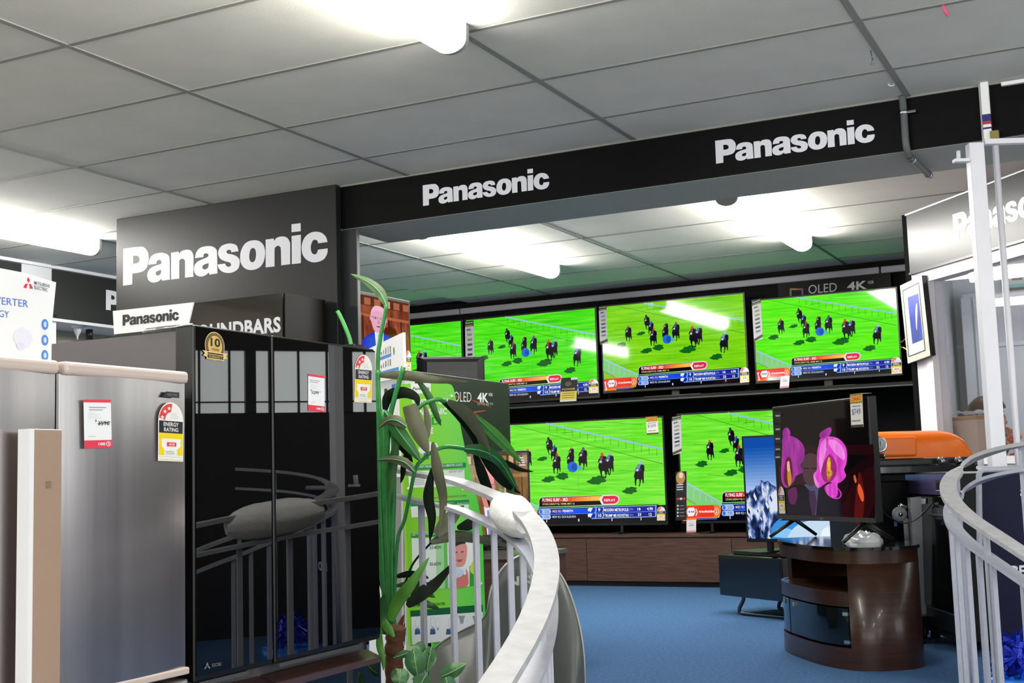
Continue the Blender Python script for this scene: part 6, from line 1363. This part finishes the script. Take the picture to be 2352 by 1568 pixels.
a.pxpoly([(2118, 1158), (2132, 1156), (2132, 1144), (2118, 1145)], pr('e6e4d8'), 1); a.pxpoly([(2158, 1191), (2174, 1190), (2174, 1165), (2158, 1166)], pr('4a5058'), 1); build('sticker', a.mb, dr)
b = MB(); b.obox(PA + R_ * (ov_w / 2) + Z * (zd0 - .004) - N * .0, R_, N, Z, ov_w - .01, .01, .006, M_ALU); b.obox(PA + R_ * (ov_w / 2) + Z * ((zd0 - .01 + ZF + .09) / 2) - N * .01, R_, N, Z, ov_w - .01, .02, zd0 - ZF - .1, mat('drawer black green', '0c1210', .3)); build('drawer', b, ov)
# brushed upright trim with a dark slot
ts = 6.0
q = [pt(2110, 1417, ts), pt(2142, 1411, ts), pt(2121, 1140, ts), pt(2091, 1143, ts)]
q0 = [V((p.x, p.y, p.z)) for p in q]; dn = V((-CF.x, -CF.y, 0)).normalized()
b = MB(); b.prism(q0, -dn * .05, mat('brushed grey', 'cfd1d3', .4, metal=0)); b.prism([pt(2108, 1460, ts), pt(2134, 1456, ts), pt(2132, 1408, ts), pt(2110, 1412, ts)], -dn * .04, M_PLASTIC)
lo = min(p.z for p in q0)
pb = pt(2122, 1430, ts); b.box((pb.x - .04, pb.y - .04, ZF), (pb.x + .04, pb.y + .04, ZF + .02), M_PLASTIC); b.tube([(pb.x, pb.y, ZF + .01), (pb.x, pb.y + .02, pb.z)], .012, M_PLASTIC, 8)
o = build('upright_column', b, label='leaning brushed grey upright with a dark slot, right of the walnut stand', cat='post')
a = Art(pt(2110, 1417, ts), V((CR.x, CR.y, 0)).normalized(), Z, dn); a.pxpoly([(2118, 1351), (2134, 1350), (2120, 1152), (2108, 1152)], pr('070707'), 1); a.pxpoly([(2134, 1350), (2137, 1350), (2122, 1150), (2120, 1150)], pr('2a2b2c'), 2); a.pxpoly([(2117, 1353), (2138, 1352), (2138, 1350), (2117, 1351)], pr('c8c8c8'), 2); build('slot', a.mb, o)
# gas regulator and pipe
t5 = 6.05
p = pt(2064, 1180, t5); b = MB(); b.lathe([(0, 0), (.03, 0), (.036, .01), (.036, .02), (.02, .03), (0, .03)], p, dn, mat('regulator grey', 'a2a4a6', .35), 22); b.lathe([(0, .03), (.012, .03), (.012, .036)], p, dn, M_CHROME, 14); b.tube([tuple(p + Z * .02), tuple(p + Z * .045 + CR * .012), tuple(p + Z * .03 + CR * .04)], .012, M_CHROME, 8)
pp = pt(2080, 1190, t5); b.tube([tuple(pp), tuple(V((pp.x, pp.y, pp.z - .13)))], .012, mat('grey pipe', '9a9c9e', .4), 10); b.tube([(pp.x, pp.y, pp.z - .12), (pp.x, pp.y, ZF)], .009, M_PLASTIC, 8); b.lathe([(0, 0), (.06, 0), (.06, .01), (.01, .016)], (pp.x, pp.y, ZF), Z, M_PLASTIC, 14)
o = build('gas_regulator', b, label='round metal gas regulator on a grey pipe, right of the orchid television', cat='regulator')
b = MB(); p2 = pt(2057, 1203, t5); b.obox(p2, BX, BY, Z, .012, .008, .022, mat('blue tab', '2f78b8', .4)); build('tab', b, o)
b = MB(); q = smooth_path([tuple(pt(2024, 1172, 5.85)), tuple(pt(2055, 1194, 5.8)), tuple(pt(2080, 1201, 5.78)), tuple(pt(2110, 1188, 5.78)), tuple(pt(2145, 1150, 5.85)), tuple(pt(2168, 1116, 5.9)), tuple(pt(2182, 1100, 5.92))], 6); b.tube(q, .0032, M_PLASTIC, 6); build('power_cable', b, label='thin black cable hanging between the orchid television and the oven', cat='cable')
# dark backs of stock behind them
p = pt(2072, 1100, 6.75); pz = p.z
# ---------------------------------------------------------------- navy board, white post, rod and brackets
tn = 4.66
nN = -V((CF.x, CF.y, 0)).normalized(); rN = V((CR.x, CR.y, 0)).normalized()
PN = pt(2260, 1300, tn)
q = [on(u, v, PN, nN) for u, v in ((2285, 1545), (2420, 1545), (2420, 1078), (2256, 1083))]
M_NAVY = mat('navy board', '12132f', .5, spec=.15)
b = MB(); b.prism(q, -nN * .012, M_NAVY); nb = build('notice_board', b, label='navy blue board with white letters and a white frame, behind the right railing', cat='sign')
b = MB(); fr_ = [on(u, v, PN, nN) + nN * .006 for u, v in ((2264, 1545), (2250, 1330), (2247, 1092), (2250, 1083), (2258, 1079), (2420, 1072))]; b.tube([tuple(p) for p in fr_], .011, M_RAIL, 8); build('frame', b, nb)
a = Art(PN, rN, Z, nN); atext(a, 'SO', (2343, 1140), (2384, 1140), 19, M_LETTER, 1, .04); atext(a, 'BED', (2323, 1325), (2378, 1322), 26, M_LETTER, 1, .035); build('lettering', a.mb, nb)
b = MB()
for u in (2290, 2400): p = on(u, 1545, PN, nN); b.tube([tuple(p), (p.x, p.y, ZF)], .012, M_RAIL, 8)
build('leg', b, nb)
tp = 4.9
b = MB(); p0 = pt(2238, 330, tp); p1 = pt(2292, 1075, tp); zz0 = ZF
PX_ = V((p0.x, p0.y, 0)); b.obox(V((PX_.x, PX_.y, (p0.z + ZF) / 2)), rN, -nN, Z, .058, .05, p0.z - ZF, M_WHITE, .004)
gp = build('gate_post', b, label='tall square white steel post before the office window', cat='post')
b = MB(); q = pt(2222, 369, tp); b.box((0, 0, 0), (0, 0, 0), M_WHITE) if 0 else None
b.obox(pt(2208, 369, tp - .02), rN, -nN, Z, .06, .03, .012, M_WHITE); b.tube([tuple(pt(2202, 366, tp - .02)), tuple(pt(2201, 346, tp - .02))], .008, M_WHITE, 8); build('hinge_pin', b, gp)
b = MB(); b.obox(pt(2266, 1073, tp - .05), rN, -nN, Z, .07, .03, .012, M_WHITE); b.tube([tuple(pt(2253, 1070, tp - .05)), tuple(pt(2251, 1044, tp - .05))], .012, M_WHITE, 8); build('hinge_pin', b, gp)
b = MB(); p = pt(2318, 325, tp); b.obox(p, rN, -nN, Z, .2, .03, .02, M_WHITE); build('top_bar', b, gp)
tr = 4.92
a0, a1 = pt(2286, 335, tr), pt(2340, 1075, tr)
b = MB(); b.tube([(a0.x, a0.y, a0.z), (a0.x, a0.y, ZF)], .0125, M_WHITE, 10); build('gate_rod', b, label='thin white vertical rod right of the square white post', cat='rod')
b = MB(); p = ony(2287, 312, 5.17); b.box((p.x - .02, 5.16, p.z - .02), (p.x + .012, 5.198, p.z + .02), mat('brass plate', '8a7a40', .5)); build('wall_bracket', b, label='small brass bracket on the black beam above the white post', cat='bracket')
# vertical white cable channel on the beam with a striped tape
p0 = ony(2263, 192, 5.19); p1 = ony(2273, 322, 5.19)
b = MB(); b.box((p0.x - .017, 5.165, p1.z), (p0.x + .012, 5.198, ZC), M_PAPER); b.box((p0.x - .026, 5.18, p1.z), (p0.x - .016, 5.198, ZC), mat('channel grey', 'b4b4b4', .5)); o = build('cable_channel', b, label='white vertical cable channel with red and blue tape on the black beam', cat='channel')
b = MB()
for z0, z1, c in ((262, 278, '16206a'), (278, 285, 'c01c30'), (292, 296, '16206a')): za = ony(2268, z0, 5.165).z; zb2 = ony(2268, z1, 5.165).z; b.box((p0.x - .0185, 5.163, zb2), (p0.x + .0135, 5.19, za), pr(c))
build('tape', b, o)
b = MB(); p = ony(2300, 196, 5.19); b.box((p.x, 5.18, p.z - .004), (2.5, 5.199, p.z + .01), M_PAPER); build('trim_strip', b, label='white strip along the top of the black beam at the right edge', cat='trim')
# conduit pipe
M_PVC = mat('grey conduit', '55585a', .45)
yp = 5.175
cz = [ony(2072, 218, yp), ony(2074, 262, yp), ony(2076, 320, yp), ony(2083, 358, yp)]
xp = cz[0].x; zlow = 1.245
path = [(xp, yp, ZC), (xp + .002, yp, 1.42), (xp + .002, yp, 1.31), (xp + .004, yp + .008, 1.272), (xp + .008, yp + .03, zlow + .003), (xp + .012, yp + .07, zlow), (xp + .03, 5.6, zlow)]
b = MB(); b.tube(smooth_path(path, 6), .0145, M_PVC, 12); o = build('conduit_pipe', b, label='grey conduit pipe bent around the black beam, right of the rightmost lettering', cat='pipe', origin=(xp, yp, 1.27))
b = MB(); b.lathe([(.0165, -.01), (.0165, .01)], (xp + .002, yp, 1.425), Z, M_CHROME, 14); b.box((xp + .012, yp - .006, 1.418), (xp + .05, yp + .01, 1.43), M_CHROME, .003); build('clip', b, o)
for yy in (5.25, 5.57):
    b = MB(); b.lathe([(.017, -.008), (.017, .008)], (xp + .012 + .018 * (yy - 5.245) / .36, yy, zlow), Y, M_CHROME, 14); build('clip', b, o)
# blue tinsel heap
c = pt(2352, 1520, 4.4); random.seed(9); b = MB()
MT1, MT2 = mat('blue tinsel', '2038c8', .3, metal=.3), mat('light blue tinsel', '2a78e0', .3, metal=.3)
for k in range(320):
    th = random.random() * 6.28; ph = random.random() * 1.5; r = .14 * (.5 + .5 * random.random()); d = V((math.cos(th) * math.cos(ph), math.sin(th) * math.cos(ph), math.sin(ph)))
    p = c - Z * .07 + V((d.x * r * .9, d.y * r * .9, d.z * r * 1.2)); e = V((random.uniform(-1, 1), random.uniform(-1, 1), random.uniform(-1, 1))).normalized(); w2 = e.cross(d).normalized() * .006
    b.quad([p - e * .03 - w2, p + e * .03 - w2, p + e * .03 + w2, p - e * .03 + w2], MT2 if p.z < c.z - .03 else MT1)
b.lathe([(0, 0), (.12, 0), (.15, c.z - .05 - ZF)], (c.x, c.y, ZF), Z, MT2, 16)
build('tinsel_heap', b, label='heap of shiny blue tinsel in a blue tub, bottom right corner behind the balusters', cat='decoration')
# small bits of wire and ribbon hanging from the ceiling
def hang(name, lab, pts, m, r=.0016):
    b = MB(); P = [onz(*pts[0], ZC - .002)] ; d0 = P[0].dot(CF)
    P += [pt(u, v, d0 + .0) for u, v in pts[1:]]
    b.tube([tuple(p) for p in P], r, m, 6); build(name, b, label=lab, cat='hanger')
hang('ribbon_scrap', 'pink ribbon scrap hanging from the ceiling near the top right corner', [(2165, 12), (2170, 24), (2178, 36)], mat('pink ribbon', 'd85a80', .6), .006)
hang('wire_hook', 'bent wire hook on a red thread hanging from the ceiling tiles', [(2000, 116), (2002, 132), (1999, 150), (2008, 149), (2003, 132)], M_ALU, .0018)
hang('cable_tie', 'white cable-tie loop hanging from the ceiling above the conduit pipe', [(2040, 194), (2046, 191), (2054, 193), (2052, 197), (2044, 197), (2040, 194)], M_PAPER, .0022)
hang('wire_hook', 'small white hook under the rear ceiling, left of the right rear light', [(1686, 588), (1691, 586), (1691, 592)], M_PAPER, .002)

# ================================================================ light and colour
w = bpy.data.worlds.new('world'); w.use_nodes = True; w.node_tree.nodes['Background'].inputs[0].default_value = (.55, .57, .6, 1); w.node_tree.nodes['Background'].inputs[1].default_value = .45
scene.world = w
vs_ = scene.view_settings
vs_.view_transform = 'Standard'; vs_.look = 'None'; vs_.gamma = 1; vs_.exposure = 0; vs_.use_curve_mapping = False
scene.cycles.max_bounces = 10; scene.cycles.sample_clamp_indirect = 4
